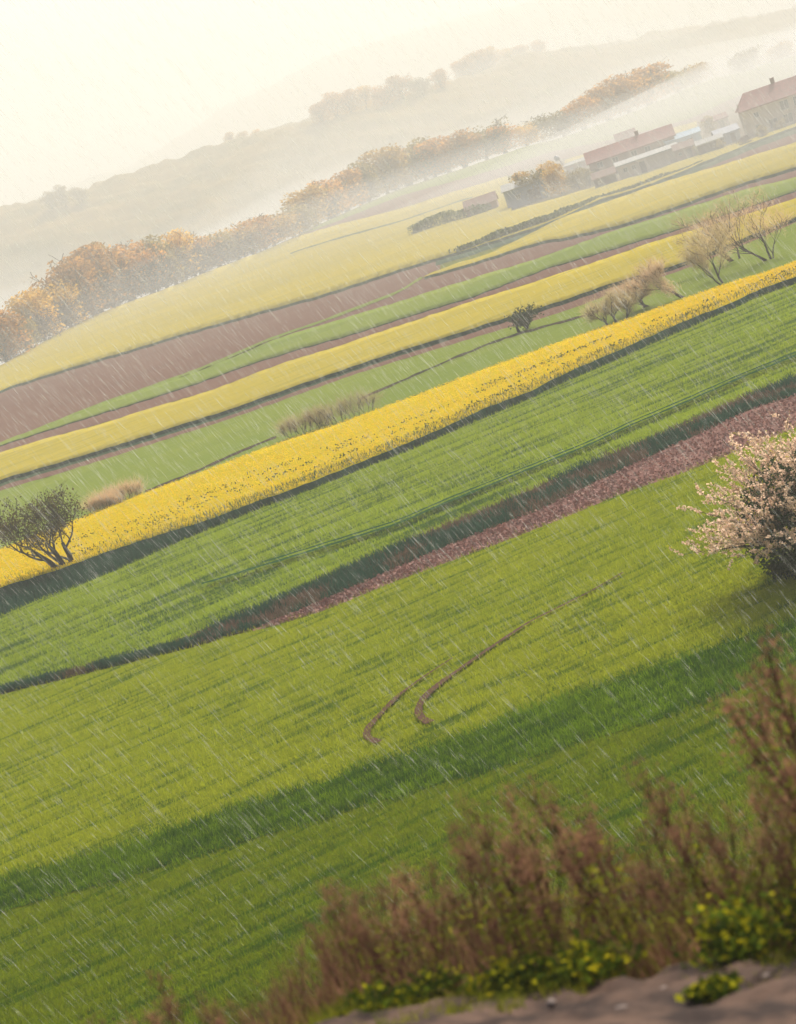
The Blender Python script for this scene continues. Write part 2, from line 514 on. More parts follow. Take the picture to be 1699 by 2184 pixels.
MAT['green_line'] = field_mat('green_line', (.03, .095, .03), (.04, .11, .03), (.014, .05, .02), fine=1.6, streak=(.3, 2))
strip('tramline', lambda x: C_TR(x) - 4.5, lambda x: C_TR(x) - 1.5, MAT['green_line'], .33, x0=560, rows=1, jitter=5)
strip('tramline', lambda x: C_TR(x) + 2.0, lambda x: C_TR(x) + 6.0, MAT['green_line'], .33, x0=430, rows=1, jitter=5)
C_T3 = curve([(301, 1052), (402, 1012), (502, 967), (588, 932), (770, 850), (967, 764), (1052, 729), (1122, 707), (1250, 672), (1340, 640)])
for a_, b_ in ((310, 590), (772, 1330)):
    strip('grass_strip', lambda x: C_T3(x) - 2.0, lambda x: C_T3(x) + 2.5, MAT['bank_weeds'], .10, x0=a_, x1=b_, rows=1, jitter=6, step=4)
strip('grass_strip', lambda x: C_Y1T(x) + 25 + (x - 860) * -.02, lambda x: C_Y1T(x) + 27.5 + (x - 860) * -.02, MAT['verge'], .47, x0=620, x1=1010, rows=1, jitter=5, step=4)
# grass lines between the strips
strip('grass_strip', lambda x: C_T1(x) - 2.5, lambda x: C_T1(x) + 2.5, MAT['green_far'], .12, x1=905, rows=1, jitter=4)

# ------------------------------------------------------------------ haze
def haze_box(name, a, b, dens, col, aniso):
    mb = MB()
    mb.box(a, b)
    m, t, out = nmat(name)
    v = t.nodes.new('ShaderNodeVolumePrincipled')
    v.inputs['Color'].default_value = (*col, 1)
    v.inputs['Density'].default_value = dens
    v.inputs['Anisotropy'].default_value = aniso
    t.links.new(v.outputs[0], out.inputs['Volume'])
    o = mb.build(name, m)
    return tag(o, kind='stuff')

haze_box('haze', (-3050, -1550, -70), (3050, 6600, 300), HAZE_DENSITY, (1.0, .992, .90), 0.22)


# ------------------------------------------------------------------ far hills
MAT['hill'] = leaf_mat('hill', (.22, .145, .035), (.10, .085, .025), scale=.015, transl=0.0, vary=0)

def hill(name, sky_pts, dist, front, back, foot, bump, seed, x0, x1):
    """a wooded ridge whose skyline passes the given reference-frame points at the given distance"""
    w = np.array([PD(p[0], p[1], dist) for p in sky_pts])
    xs = np.linspace(x0, x1, 420)
    zr = np.interp(xs, w[:, 0], w[:, 2])
    k = np.ones(9) / 9
    zr = np.convolve(np.pad(zr, 4, mode='edge'), k, 'valid')
    ys = np.concatenate([np.linspace(front, dist, 70), np.linspace(dist, back, 12)[1:]])
    X, Y = np.meshgrid(xs, ys)
    t = np.where(Y < dist, (Y - front) / (dist - front), 1 - .5 * (Y - dist) / (back - dist))
    t = np.clip(t, 0, 1)
    prof = np.sin(t * math.pi / 2) ** 1.3
    Zh = foot + (zr[None, :] - bump * .6 - foot) * prof
    Zh += (fbm(X / 60, Y / 60, seed, 3) - .5) * 14 * prof * (t < .97) + (fbm(X / 11, Y / 11, seed + 3, 3) - .35) * bump * np.clip(prof * 2, 0, 1)
    o = mesh_np(name, np.stack([X, Y, Zh], -1).reshape(-1, 3), grid_faces(len(ys), len(xs)), MAT['hill'])
    tag(o, kind='structure')
    return xs, ys, Zh

h1 = hill('hills', [(-300, 560), (-100, 478), (0, 443), (200, 385), (350, 345), (470, 302), (560, 278), (720, 222), (850, 190), (1000, 158), (1090, 122), (1200, 100), (1400, 66), (1699, 5), (2000, -80)],
          2100, 1560, 2900, -46, 10, 4, -1000, 1300)
h2 = hill('hills', [(-400, 560), (0, 440), (300, 340), (480, 225), (600, 165), (700, 112), (820, 78), (1000, 28), (1300, -40), (1699, -150), (2000, -230)],
          5000, 4200, 6300, -46, 14, 8, -2000, 2500)

# mist: a thick bank lying in the valley, and a thin sheet that thickens over the far end of the fields
def mist_body(name, xs, profile, dens, label):
    """closed volume swept along x from a (y, z) outline"""
    mb = MB()
    n = len(profile(xs[0]))
    V = [(x, y, z) for x in xs for (y, z) in profile(x)]
    F = [(k * n + j, (k + 1) * n + j, (k + 1) * n + (j + 1) % n, k * n + (j + 1) % n) for k in range(len(xs) - 1) for j in range(n)]
    F += [tuple(range(n - 1, -1, -1)), tuple((len(xs) - 1) * n + j for j in range(n))]
    mb.add(V, F)
    m, t, out = nmat(name)
    v = t.nodes.new('ShaderNodeVolumePrincipled')
    v.inputs['Color'].default_value = (1, .992, .94, 1)
    v.inputs['Density'].default_value = dens
    v.inputs['Anisotropy'].default_value = .22
    t.links.new(v.outputs[0], out.inputs['Volume'])
    o = mb.build(name, m)
    import bmesh
    bm = bmesh.new()
    bm.from_mesh(o.data)
    bmesh.ops.recalc_face_normals(bm, faces=bm.faces)
    bm.to_mesh(o.data)
    bm.free()
    tag(o, label, 'mist', kind='stuff')

def valley_profile(x):
    c = float(crest_y(x)) + 45
    tz = 3 + 6 * math.sin(x / 90) + 4 * math.sin(x / 37 + 1)
    return [(c, -60), (c, tz - 16), (c + 110, tz - 3), (1650, tz + 12), (2070, 56 + 2 * tz), (2070, -60)]
mist_body('mist', np.linspace(-620, 820, 90), valley_profile, .0030, 'pale mist lying in the valley behind the hedgerow')

def field_profile(x):
    f = float(np.interp(x, [-150, -40, 60, 160], [400, 340, 190, 140]))
    return [(f, -.8), (f + 160, 6), (f + 330, 11), (f + 560, 12), (f + 800, 2), (f + 1000, -38), (f + 1000, -58), (f + 700, -55), (f + 20, -1.2)]
mist_body('mist', np.linspace(-640, 840, 60), field_profile, .0012, 'thin bright mist drifting over the far end of the fields')

def village_profile(x):
    k = float(sstep(5, 130, np.array(x)))
    return [(215, -1.4), (300, .2 + 9 * k), (380, .6 + 14 * k), (560, .6 + 15.5 * k), (740, .4 + 9 * k), (800, -1.4)]
mist_body('mist', np.linspace(2, 420, 50), village_profile, .0038, 'bright mist wrapping the village at the far right')

# ------------------------------------------------------------------ plants
def dirs(rng, n):
    v = rng.normal(size=(n, 3))
    return v / np.linalg.norm(v, axis=1, keepdims=True)

def quads(C, size, rng, aspect=.6, up=None, upw=0.0):
    """leaf-sized quads at centres C; size scalar or array; up = direction the long side leans to"""
    n = len(C)
    a = dirs(rng, n)
    if up is not None:
        a = a * (1 - upw) + np.asarray(up) * upw
        a /= np.linalg.norm(a, axis=1, keepdims=True) + 1e-9
    b = np.cross(a, dirs(rng, n))
    b /= np.linalg.norm(b, axis=1, keepdims=True) + 1e-9
    s = (np.broadcast_to(size, n) * rng.uniform(.6, 1.3, n))[:, None]
    a, b = a * s * .5, b * s * .5 * aspect
    V = np.stack([C - a, C + b * .9 - a * .1, C + a, C - b * .9 - a * .1], 1).reshape(-1, 3)
    return V, np.arange(4 * n).reshape(-1, 4)

def grow(mb, rng, p, d, L, r, lvl, maxl, spread, kids, tips, up=.12, segs=4, wob=.18, n=5, rmin=.012):
    """a tapering limb that forks into smaller ones; returns nothing, fills mb and tips"""
    pts, rad = [Vector(p)], [r]
    d = Vector(d).normalized()
    for i in range(segs):
        d = (d + Vector((rng.uniform(-wob, wob), rng.uniform(-wob, wob), rng.uniform(-wob, wob) * .6 + up))).normalized()
        pts.append(pts[-1] + d * (L / segs))
        rad.append(max(rmin, r * (1 - .55 * (i + 1) / segs)))
        if lvl >= maxl - 1:
            tips.append((tuple(pts[-1]), tuple(d)))
    mb.tube(pts, rad, n if lvl < 2 else 3)
    if lvl >= maxl:
        return
    k = kids[min(lvl, len(kids) - 1)]
    for j in range(k):
        i = segs if j < 1 else rng.randint(max(1, segs - 3), segs)
        q = pts[i]
        ax = d.orthogonal().normalized()
        ax.rotate(Matrix.Rotation(rng.uniform(0, 6.283), 3, d))
        nd = (d + ax * rng.uniform(.5, 1.0) * spread).normalized()
        grow(mb, rng, q, nd, L * rng.uniform(.55, .82), rad[i] * rng.uniform(.55, .75), lvl + 1, maxl, spread, kids, tips, up, segs, wob, n, rmin)

MAT['bark'] = solid_mat('bark', (.055, .042, .035), (.028, .022, .02), scale=3, stretch=(3, 3, .6), bump=.4, spec=.1)
MAT['bark_pale'] = solid_mat('bark_pale', (.12, .085, .065), (.07, .05, .045), scale=3, bump=.3, spec=.1)
MAT['leaf_gold'] = leaf_mat('leaf_gold', (.72, .44, .05), (.40, .24, .045), scale=.3, transl=.55)
MAT['leaf_rust'] = leaf_mat('leaf_rust', (.70, .35, .05), (.36, .18, .045), scale=.3, transl=.55)
MAT['leaf_olive'] = leaf_mat('leaf_olive', (.36, .27, .05), (.18, .14, .045), scale=.35, transl=.45)
MAT['leaf_hedge'] = leaf_mat('leaf_hedge', (.13, .16, .07), (.07, .095, .05), scale=.5, transl=.3)
MAT['leaf_mauve'] = leaf_mat('leaf_mauve', (.15, .095, .09), (.08, .055, .06), scale=.5, transl=.25)
MAT['leaf_green'] = leaf_mat('leaf_green', (.055, .085, .022), (.03, .05, .02), scale=1.5, transl=.35)
MAT['twig'] = leaf_mat('twig', (.62, .44, .25), (.46, .32, .19), scale=.6, transl=.6)
MAT['twig_olive'] = leaf_mat('twig_olive', (.46, .37, .19), (.34, .26, .14), scale=.6, transl=.6)
MAT['leaf_sparse'] = leaf_mat('leaf_sparse', (.17, .115, .035), (.05, .045, .022), scale=1.0, transl=.45)

def hedge_tree_proto(seed, mat, h, w, n=3000):
    """broad leafy tree: trunk with limbs, crown of leaf clumps with gaps; placed at origin"""
    rng, nr = random.Random(seed), np.random.default_rng(seed)
    mb, tips = MB(), []
    for k in range(rng.choice((1, 2, 2))):
        grow(mb, rng, (rng.uniform(-.3, .3), rng.uniform(-.3, .3), -.3), (rng.uniform(-.25, .25), rng.uniform(-.25, .25), 1), h * .34, h * .02, 0, 3, .85, (4, 3, 2), tips, up=.10, rmin=.03)
    T = np.array([t[0] for t in tips])
    sx = w / 2 / (np.abs(T[:, :2]).max() + .01)
    sz = h * .93 / T[:, 2].max()
    nc = len(T)
    C = T[nr.integers(0, nc, n)] * np.array([sx, sx, sz])
    lump = nr.normal(size=(nc, 3)) * .25
    C = C + nr.normal(size=(n, 3)) * np.array([w * .05, w * .05, h * .03])
    C[:, 2] *= .93
    C[:, 2] = np.maximum(C[:, 2], h * .08)
    nl = 13
    ld = dirs(nr, nl)
    lc = ld * (nr.random((nl, 1)) ** .5) * np.array([w * .34, w * .34, h * .27]) + np.array([0, 0, h * .58])
    kk = nr.integers(0, nl, n)
    rad = (w * nr.uniform(.13, .22, nl))[kk][:, None] * nr.random((n, 1)) ** .3
    lump_pts = lc[kk] + dirs(nr, n) * rad * np.array([1, 1, .9])
    use = nr.random(n) < .86
    C[use] = lump_pts[use]
    low = nr.random(n) < .30
    C[low, 2] *= nr.uniform(.15, .8, low.sum())
    C[low, :2] *= 1.05
    V, F = quads(C, .60 * h / 12, nr, .7)
    e = empty('hedgerow_tree')
    for v_i, v in enumerate(mb.v):
        mb.v[v_i] = (v[0] * sx, v[1] * sx, v[2] * sz)
    mb.build('trunk', MAT['bark'], e)
    mesh_np('crown', V, F, mat, e)
    return e

protos = []
for k, (m, h, w) in enumerate([('leaf_gold', 12, 11), ('leaf_rust', 12, 12), ('leaf_gold', 9, 10), ('leaf_rust', 10, 9), ('leaf_olive', 9, 10), ('leaf_mauve', 6, 9), ('leaf_olive', 12, 10)]):
    protos.append((hedge_tree_proto(100 + k, MAT[m], h, w), m, h))
used = set()

def place_proto(k, loc, hgt, rz, label, group, cat='tree', wide=1.0):
    pe, m, h = protos[k]
    if k in used:
        pe = copy_tree(pe)
    used.add(k)
    pe.location = loc
    s = hgt / h
    pe.scale = (s * wide, s * wide, s)
    pe.rotation_euler = (0, 0, rz)
    tag(pe, label, cat, group)
    return pe

ORD = ['first', 'second', 'third', 'fourth', 'fifth', 'sixth', 'seventh', 'eighth', 'ninth', 'tenth', 'eleventh', 'twelfth', 'thirteenth', 'fourteenth', 'fifteenth',
       'sixteenth', 'seventeenth', 'eighteenth', 'nineteenth', 'twentieth', 'twenty-first', 'twenty-second', 'twenty-third', 'twenty-fourth', 'twenty-fifth', 'twenty-sixth',
       'twenty-seventh', 'twenty-eighth', 'twenty-ninth', 'thirtieth', 'thirty-first', 'thirty-second', 'thirty-third', 'thirty-fourth', 'thirty-fifth', 'thirty-sixth',
       'thirty-seventh', 'thirty-eighth', 'thirty-ninth', 'fortieth']
TINT = {'leaf_gold': 'golden', 'leaf_rust': 'rust-orange', 'leaf_olive': 'olive-grey', 'leaf_mauve': 'mauve-brown'}
rr = random.Random(5)
# hedgerow on the crest: (x in the reference frame, screen height of the tree, kind)
HEDGE = [(-95, 95, 2), (-40, 110, 0), (8, 118, 3), (50, 92, 4), (92, 118, 0), (128, 118, 2), (168, 150, 1), (205, 160, 1), (243, 146, 0), (280, 132, 3), (318, 125, 1), (352, 122, 6),
         (392, 112, 0), (430, 92, 3), (468, 82, 4), (505, 82, 2), (545, 80, 1), (585, 72, 2), (628, 74, 4), (668, 88, 0), (705, 92, 3), (745, 92, 1), (785, 92, 6), (828, 100, 0),
         (870, 92, 3), (912, 94, 6), (952, 88, 1), (995, 84, 3), (1035, 82, 4), (1078, 68, 1), (1125, 52, 2), (1200, 66, 4), (1250, 74, 3), (1300, 84, 1), (1345, 92, 3), (1392, 88, 1),
         (1440, 60, 4), (1490, 48, 2), (1590, 48, 4), (1680, 40, 2)]
for i, (x, hp, k) in enumerate(HEDGE):
    y = float(C_TOP(x))
    p = P(x + 3, y - 1.5, 0)
    d = p[1]
    hm = hp / FPX * d * 1.03
    lab = '%s tree along the hedgerow on the field crest counted from the left edge, %s crown' % (ORD[i], TINT[protos[k][1]])
    place_proto(k, (p[0], p[1] + 3, -.2), hm, rr.uniform(0, 6.28), lab, 'trees of the hedgerow on the crest', wide=rr.uniform(1.2, 1.45) if i < 14 else rr.uniform(1.5, 1.95))
# low scrub at the foot of the hedgerow
SCR = [(20, 40), (75, 46), (120, 46), (160, 50), (200, 52), (245, 50), (290, 48), (335, 46), (380, 46), (425, 44), (470, 40), (515, 36), (560, 32), (640, 26), (700, 28), (770, 30), (850, 30), (930, 30)]
for i, (x, hp) in enumerate(SCR):
    p = P(x, float(C_TOP(x)) - 1, 0)
    place_proto(5, (p[0], p[1] + .5, -.4), hp / FPX * p[1] * 1.6, rr.uniform(0, 6.28), '%s mauve-brown scrub bush from the left at the foot of the hedgerow' % ORD[i], 'scrub along the foot of the hedgerow', cat='bush', wide=1.5).name = 'scrub_bush'

# trees across the misty valley, standing on the near hill
def hill_z(x, y):
    xs, ys, Zh = h1
    i = np.clip(np.searchsorted(xs, x), 1, len(xs) - 1)
    j = np.clip(np.searchsorted(ys, y), 1, len(ys) - 1)
    return float(Zh[j, i])
FARTREES = [(1035, 2080, 1, 20), (1060, 2075, 3, 23), (1082, 2080, 1, 26), (1110, 2085, 0, 21), (1140, 2080, 2, 17), (1175, 2080, 1, 15), (1215, 2082, 3, 15), (700, 1960, 1, 20), (735, 1950, 3, 23),
            (770, 1955, 1, 22), (805, 1960, 0, 20), (850, 1955, 3, 22), (890, 1960, 1, 23), (935, 1955, 4, 20), (980, 1960, 1, 18), (90, 1960, 6, 20), (130, 1950, 4, 18), (60, 1955, 6, 17),
            (520, 2095, 2, 11), (490, 2098, 0, 12), (555, 2096, 2, 10)]
for i, (x, dist, k, hm) in enumerate(sorted(FARTREES)):
    wx = PD(x, 300, dist)[0]
    place_proto(k, (wx, dist, hill_z(wx, dist) - 1), hm, rr.uniform(0, 6.28), '%s faint %s tree from the left on the misty hillside across the valley' % (ORD[i], TINT[protos[k][1]]), 'trees on the misty hillside', wide=1.3)

# ------------------------------------------------------------------ bare and half-bare trees among the strips
def twig_tree(name, base, stems, h, w, seed, twig_mat, leaf=None, nleaf=0, leafsize=.1, lean=(0, 0), twigs=900, tw_len=.7, levels=3, r0=.1, tw_w=.03, kids=(4, 3, 3)):
    """several-stemmed tree with fine twigs and few leaves"""
    rng, nr = random.Random(seed), np.random.default_rng(seed)
    e = empty(name, base)
    mb, tips = MB(), []
    for (dx, dy, tx, ty, s) in stems:
        grow(mb, rng, (dx, dy, -.2), (tx, ty, 1), h * .36 * s, r0 * s, 0, levels, .8, kids, tips, up=.06, segs=5, wob=.2, rmin=.012)
    T = np.array([t[0] for t in tips])
    D = np.array([t[1] for t in tips])
    sz = h * .92 / max(T[:, 2].max(), .1)
    cx = (T[:, 0].max() + T[:, 0].min()) / 2
    sx = w * .9 / (T[:, 0].max() - T[:, 0].min())
    S = np.array([sx, sx, sz])
    mb.v = [(v[0] * sx, v[1] * sx, v[2] * sz) for v in mb.v]
    mb.build('trunk', MAT['bark'], e)
    k = nr.integers(0, len(T), twigs)
    C = T[k] * S + nr.normal(size=(twigs, 3)) * np.array([.05 * w, .05 * w, .045 * h])
    dd = D[k] + dirs(nr, twigs) * .7
    dd /= np.linalg.norm(dd, axis=1, keepdims=True)
    b = np.cross(dd, dirs(nr, twigs))
    b /= np.linalg.norm(b, axis=1, keepdims=True) + 1e-9
    L = (nr.uniform(.4, 1.2, twigs) * tw_len)[:, None]
    V = np.stack([C - b * tw_w * .5, C + b * tw_w * .5, C + dd * L + b * tw_w * .2, C + dd * L - b * tw_w * .2], 1).reshape(-1, 3)
    mesh_np('crown', V, np.arange(4 * twigs).reshape(-1, 4), twig_mat, e)
    if nleaf:
        k = nr.integers(0, len(T), nleaf)
        C = T[k] * S + nr.normal(size=(nleaf, 3)) * np.array([.05 * w, .05 * w, .04 * h])
        V, F = quads(C, leafsize, nr, .7)
        mesh_np('leaves', V, F, leaf, e)
    return e

def base_at(x, y):
    return tuple(P(x, y, 0.0))

t = twig_tree('field_tree', base_at(148, 1218), [(-.05, 0, -.5, .1, 1), (.0, .04, -.2, -.1, .95), (.07, 0, .25, .1, .9)], 6.2, 7.2, 21, MAT['bark'], MAT['leaf_sparse'], 4600, .16,
              twigs=700, tw_len=.6, levels=4, r0=.17, tw_w=.028, kids=(3, 3, 3, 2))
tag(t, 'sparse dark tree with forked trunk standing on the dark bank below the bright yellow strip', 'tree')

RT = [(1640, 556, [(0, 0, -.55, .1, 1), (.2, 0, -.2, .1, .9), (.1, 0, -.75, 0, .9), (.3, 0, .1, .1, .6)], 7.0, 9.0, 31, 'twig', 'bare brown tree with several leaning stems, tallest of the bare trees'),
      (1570, 556, [(0, 0, -.5, .1, 1), (-.15, 0, -.8, .2, .9), (.2, 0, .15, .1, .8)], 5.6, 6.8, 32, 'twig', 'bare brown tree just left of the tallest bare tree'),
      (1545, 606, [(0, 0, -.3, .1, 1), (-.1, 0, -.6, .1, .8)], 5.4, 4.6, 33, 'twig_olive', 'slim bare tree with olive twigs at the top edge of the bright yellow strip'),
      (1470, 632, [(0, 0, -1.1, .2, 1)], 3.8, 5.0, 34, 'twig', 'low bare tree with a strongly leaning curved trunk'),
      (1385, 655, [(0, 0, -.5, .1, .8), (.2, 0, -.9, .1, .7)], 3.2, 4.4, 35, 'twig', 'small pinkish bare tree between the curved-trunk tree and the twiggy bush'),
      (1318, 688, [(0, 0, -.2, .1, .7), (-.3, 0, -.5, .1, .7), (.3, 0, .2, 0, .6)], 2.7, 5.0, 36, 'twig_olive', 'low twiggy bush of dull olive stems above the bright yellow strip')]
for (x, y, st, h, w, sd, tm, lab) in RT:
    t = twig_tree('bare_tree', base_at(x, y), st, h, w, sd, MAT[tm], MAT[tm], 700, .12, twigs=3000, tw_len=.75, r0=.09, tw_w=.018)
    tag(t, lab, 'tree', 'bare trees along the top of the yellow strip')
t = twig_tree('small_tree', base_at(1112, 708), [(0, 0, -.25, 0, 1), (.2, 0, .1, 0, .8)], 2.3, 3.2, 41, MAT['bark'], MAT['leaf_green'], 1100, .22, twigs=250, tw_len=.4, r0=.08)
tag(t, 'small dark green leafy tree standing alone on the ragged line through the pale green field', 'tree')
# twiggy bushes at the top edge of the yellow strip
for (x, y, h, w, sd, lab) in [(740, 898, 1.9, 6.0, 51, 'wide olive-brown twiggy bush in the middle of the upper edge of the bright yellow strip'),
                              (655, 925, 1.5, 4.5, 52, 'lower twiggy bush adjoining the wide olive-brown bush on its left'),
                              (265, 1070, 1.3, 3.6, 53, 'small reddish twiggy bush behind the dark field tree'),
                              (225, 1088, 1.0, 3.0, 54, 'smallest reddish twiggy bush, nearest to the dark field tree')]:
    st = [(q * w * .22, 0, q * .5, .1, .8) for q in np.linspace(-1.5, 1.5, 13)]
    t = twig_tree('twiggy_bush', base_at(x, y - 2), st, h, w, sd, MAT['twig_olive' if h > 1.4 else 'twig'], MAT['twig_olive'], 300, .08, twigs=2000, tw_len=.95, levels=2, r0=.03, tw_w=.013)
    tag(t, lab, 'bush', 'twiggy bushes above the yellow strip')

# ------------------------------------------------------------------ the blossoming bush
MAT['blossom'] = leaf_mat('blossom', (.93, .70, .52), (.78, .55, .41), scale=2.5, transl=.5, vary=0)
MAT['leaf_spring'] = leaf_mat('leaf_spring', (.52, .44, .02), (.30, .32, .02), scale=2, transl=.5, vary=0)
MAT['leaf_dark'] = leaf_mat('leaf_dark', (.045, .085, .02), (.022, .042, .014), scale=2.0, transl=.3, vary=0)

def blossom_bush(base, rx, h, seed):
    rng, nr = random.Random(seed), np.random.default_rng(seed)
    e = empty('blossom_bush', base)
    br, sprays, lv = MB(), [], []
    n_lead = 210
    for k in range(n_lead):
        az = rng.uniform(0, 6.283)
        el = math.asin(rng.uniform(-.12, 1) ** 1.0) if True else 0
        d = Vector((math.cos(az) * math.cos(el), math.sin(az) * math.cos(el), math.sin(el)))
        wob = .68 + .50 * rng.random() + .12 * math.sin(az * 3 + 1) + .08 * math.sin(az * 5)
        c = Vector((0, 0, h * .36))
        tip = c + Vector((d.x * rx * wob, d.y * rx * wob, d.z * h * .62 * wob))
        root = Vector((rng.uniform(-.5, .5), rng.uniform(-.5, .5), h * .12))
        mid = root.lerp(tip, .55) + Vector((0, 0, .35)) + Vector((rng.uniform(-.3, .3), rng.uniform(-.3, .3), 0))
        pts = []
        for i in range(9):
            u = i / 8
            q = root * (1 - u) ** 2 + mid * (2 * u * (1 - u)) + tip * u * u
            pts.append(q)
        br.tube(pts, [.05 * (1 - .88 * i / 8) for i in range(9)], 3)
        for i in range(5, 9):
            for s in range(2 if i < 8 else 1):
                side = Vector((rng.uniform(-1, 1), rng.uniform(-1, 1), rng.uniform(-.5, .8))).normalized()
                dd = ((pts[i] - pts[i - 1]).normalized() * .9 + side * .8).normalized()
                L = rng.uniform(.35, .8)
                q0 = pts[i]
                q1 = q0 + dd * L
                br.tube([q0, q1], [.012, .005], 3)
                sprays.append((q0, q1))
    A = np.array([s[0] for s in sprays])
    B = np.array([s[1] for s in sprays])
    n = 40000
    k = nr.integers(0, len(A), n)
    u = nr.random(n)[:, None] ** .8
    C = A[k] * (1 - u) + B[k] * u + nr.normal(size=(n, 3)) * .035
    V, F = quads(C, .095, nr, .9)
    mesh_np('blossom', V, F, MAT['blossom'], e)
    n = 2600
    k = nr.integers(0, len(A), n)
    C = B[k] + (B[k] - A[k]) * nr.uniform(-.1, .28, (n, 1)) + nr.normal(size=(n, 3)) * .03
    V, F = quads(C, .085, nr, .5)
    mesh_np('young_leaves', V, F, MAT['leaf_spring'], e)
    n = 15000
    d = dirs(nr, n)
    r = nr.random(n)[:, None] ** .45
    C = d * r * np.array([rx * .70, rx * .70, h * .47]) + np.array([0, 0, h * .40])
    C = C[C[:, 2] > .05]
    V, F = quads(C, .17, nr, .7)
    mesh_np('leaves', V, F, MAT['leaf_dark'], e)
    br.build('branches', MAT['bark_pale'], e)
    return e

b = blossom_bush(base_at(1782, 1205), 4.2, 5.1, 3)
tag(b, 'large rounded bush covered in pinkish cream blossom at the edge of the near green field', 'bush')

def leafy_bush(base, rx, h, seed, mats, n=2500, size=.16):
    rng, nr = random.Random(seed), np.random.default_rng(seed)
    e = empty('leafy_bush', base)
    mb, tips = MB(), []
    for k in range(9):
        grow(mb, rng, (rng.uniform(-.3, .3) * rx, rng.uniform(-.3, .3) * rx, -.05 * h), (rng.uniform(-.9, .9), rng.uniform(-.9, .9), 1), max(h, .5) * .45, .012 + .008 * h, 0, 2, .9, (3, 2), tips, up=.05, rmin=.004, segs=3)
    T = np.array([t[0] for t in tips])
    S = np.array([rx / (np.abs(T[:, :2]).max() + .01)] * 2 + [h * .9 / T[:, 2].max()])
    mb.v = [(v[0] * S[0], v[1] * S[1], v[2] * S[2]) for v in mb.v]
    mb.build('stems', MAT['bark'], e)
    names = ('leaves', 'yellow_leaves')
    for m, nm, c in zip(mats, names, (n, n // 3)):
        k = nr.integers(0, len(T), c)
        C = T[k] * S + nr.normal(size=(c, 3)) * np.array([rx * .16, rx * .16, h * .12])
        C[:, 2] = np.abs(C[:, 2]) + .02
        V, F = quads(C, size, nr, .75)
        mesh_np(nm, V, F, m, e)
    return e

t = leafy_bush(base_at(1705, 1222), 1.5, .9, 61, [MAT['leaf_dark'], MAT['leaf_green']], 1500, .15)
tag(t, 'low dark green bush spreading under the blossoming bush', 'bush')

# ------------------------------------------------------------------ village
MAT['wall_brick'] = solid_mat('wall_brick', (.30, .20, .15), (.24, .16, .125), scale=.8, bump=.2)
MAT['wall_plaster'] = solid_mat('wall_plaster', (.50, .41, .32), (.42, .34, .27), scale=.6, bump=.1)
MAT['roof_red'] = solid_mat('roof_red', (.32, .12, .10), (.22, .085, .075), scale=.7, stretch=(2, 2, 2), bump=.2)
MAT['roof_pale'] = solid_mat('roof_pale', (.36, .36, .34), (.28, .28, .26), scale=.5, bump=.1)
MAT['roof_brown'] = solid_mat('roof_brown', (.27, .17, .14), (.22, .14, .12), scale=.5, bump=.2)
MAT['sheet_blue'] = solid_mat('sheet_blue', (.20, .25, .33), (.16, .20, .27), scale=.6, stretch=(6, 6, .3), bump=.1, spec=.4, rough=.5)
MAT['sheet_pale_blue'] = solid_mat('sheet_pale_blue', (.40, .55, .66), (.33, .47, .58), scale=.8, bump=.1)
MAT['wood_dark'] = solid_mat('wood_dark', (.07, .055, .045), (.05, .04, .035), scale=2, bump=.1)
m, tt, out = nmat('window_glass')
pb = tt.nodes.new('ShaderNodeBsdfPrincipled')
pb.inputs['Base Color'].default_value = (.02, .025, .03, 1)
pb.inputs['Roughness'].default_value = .12
tt.links.new(pb.outputs[0], out.inputs[0])
MAT['glass'] = m
MAT['frame'] = solid_mat('frame', (.55, .53, .50), (.48, .46, .43), bump=0)

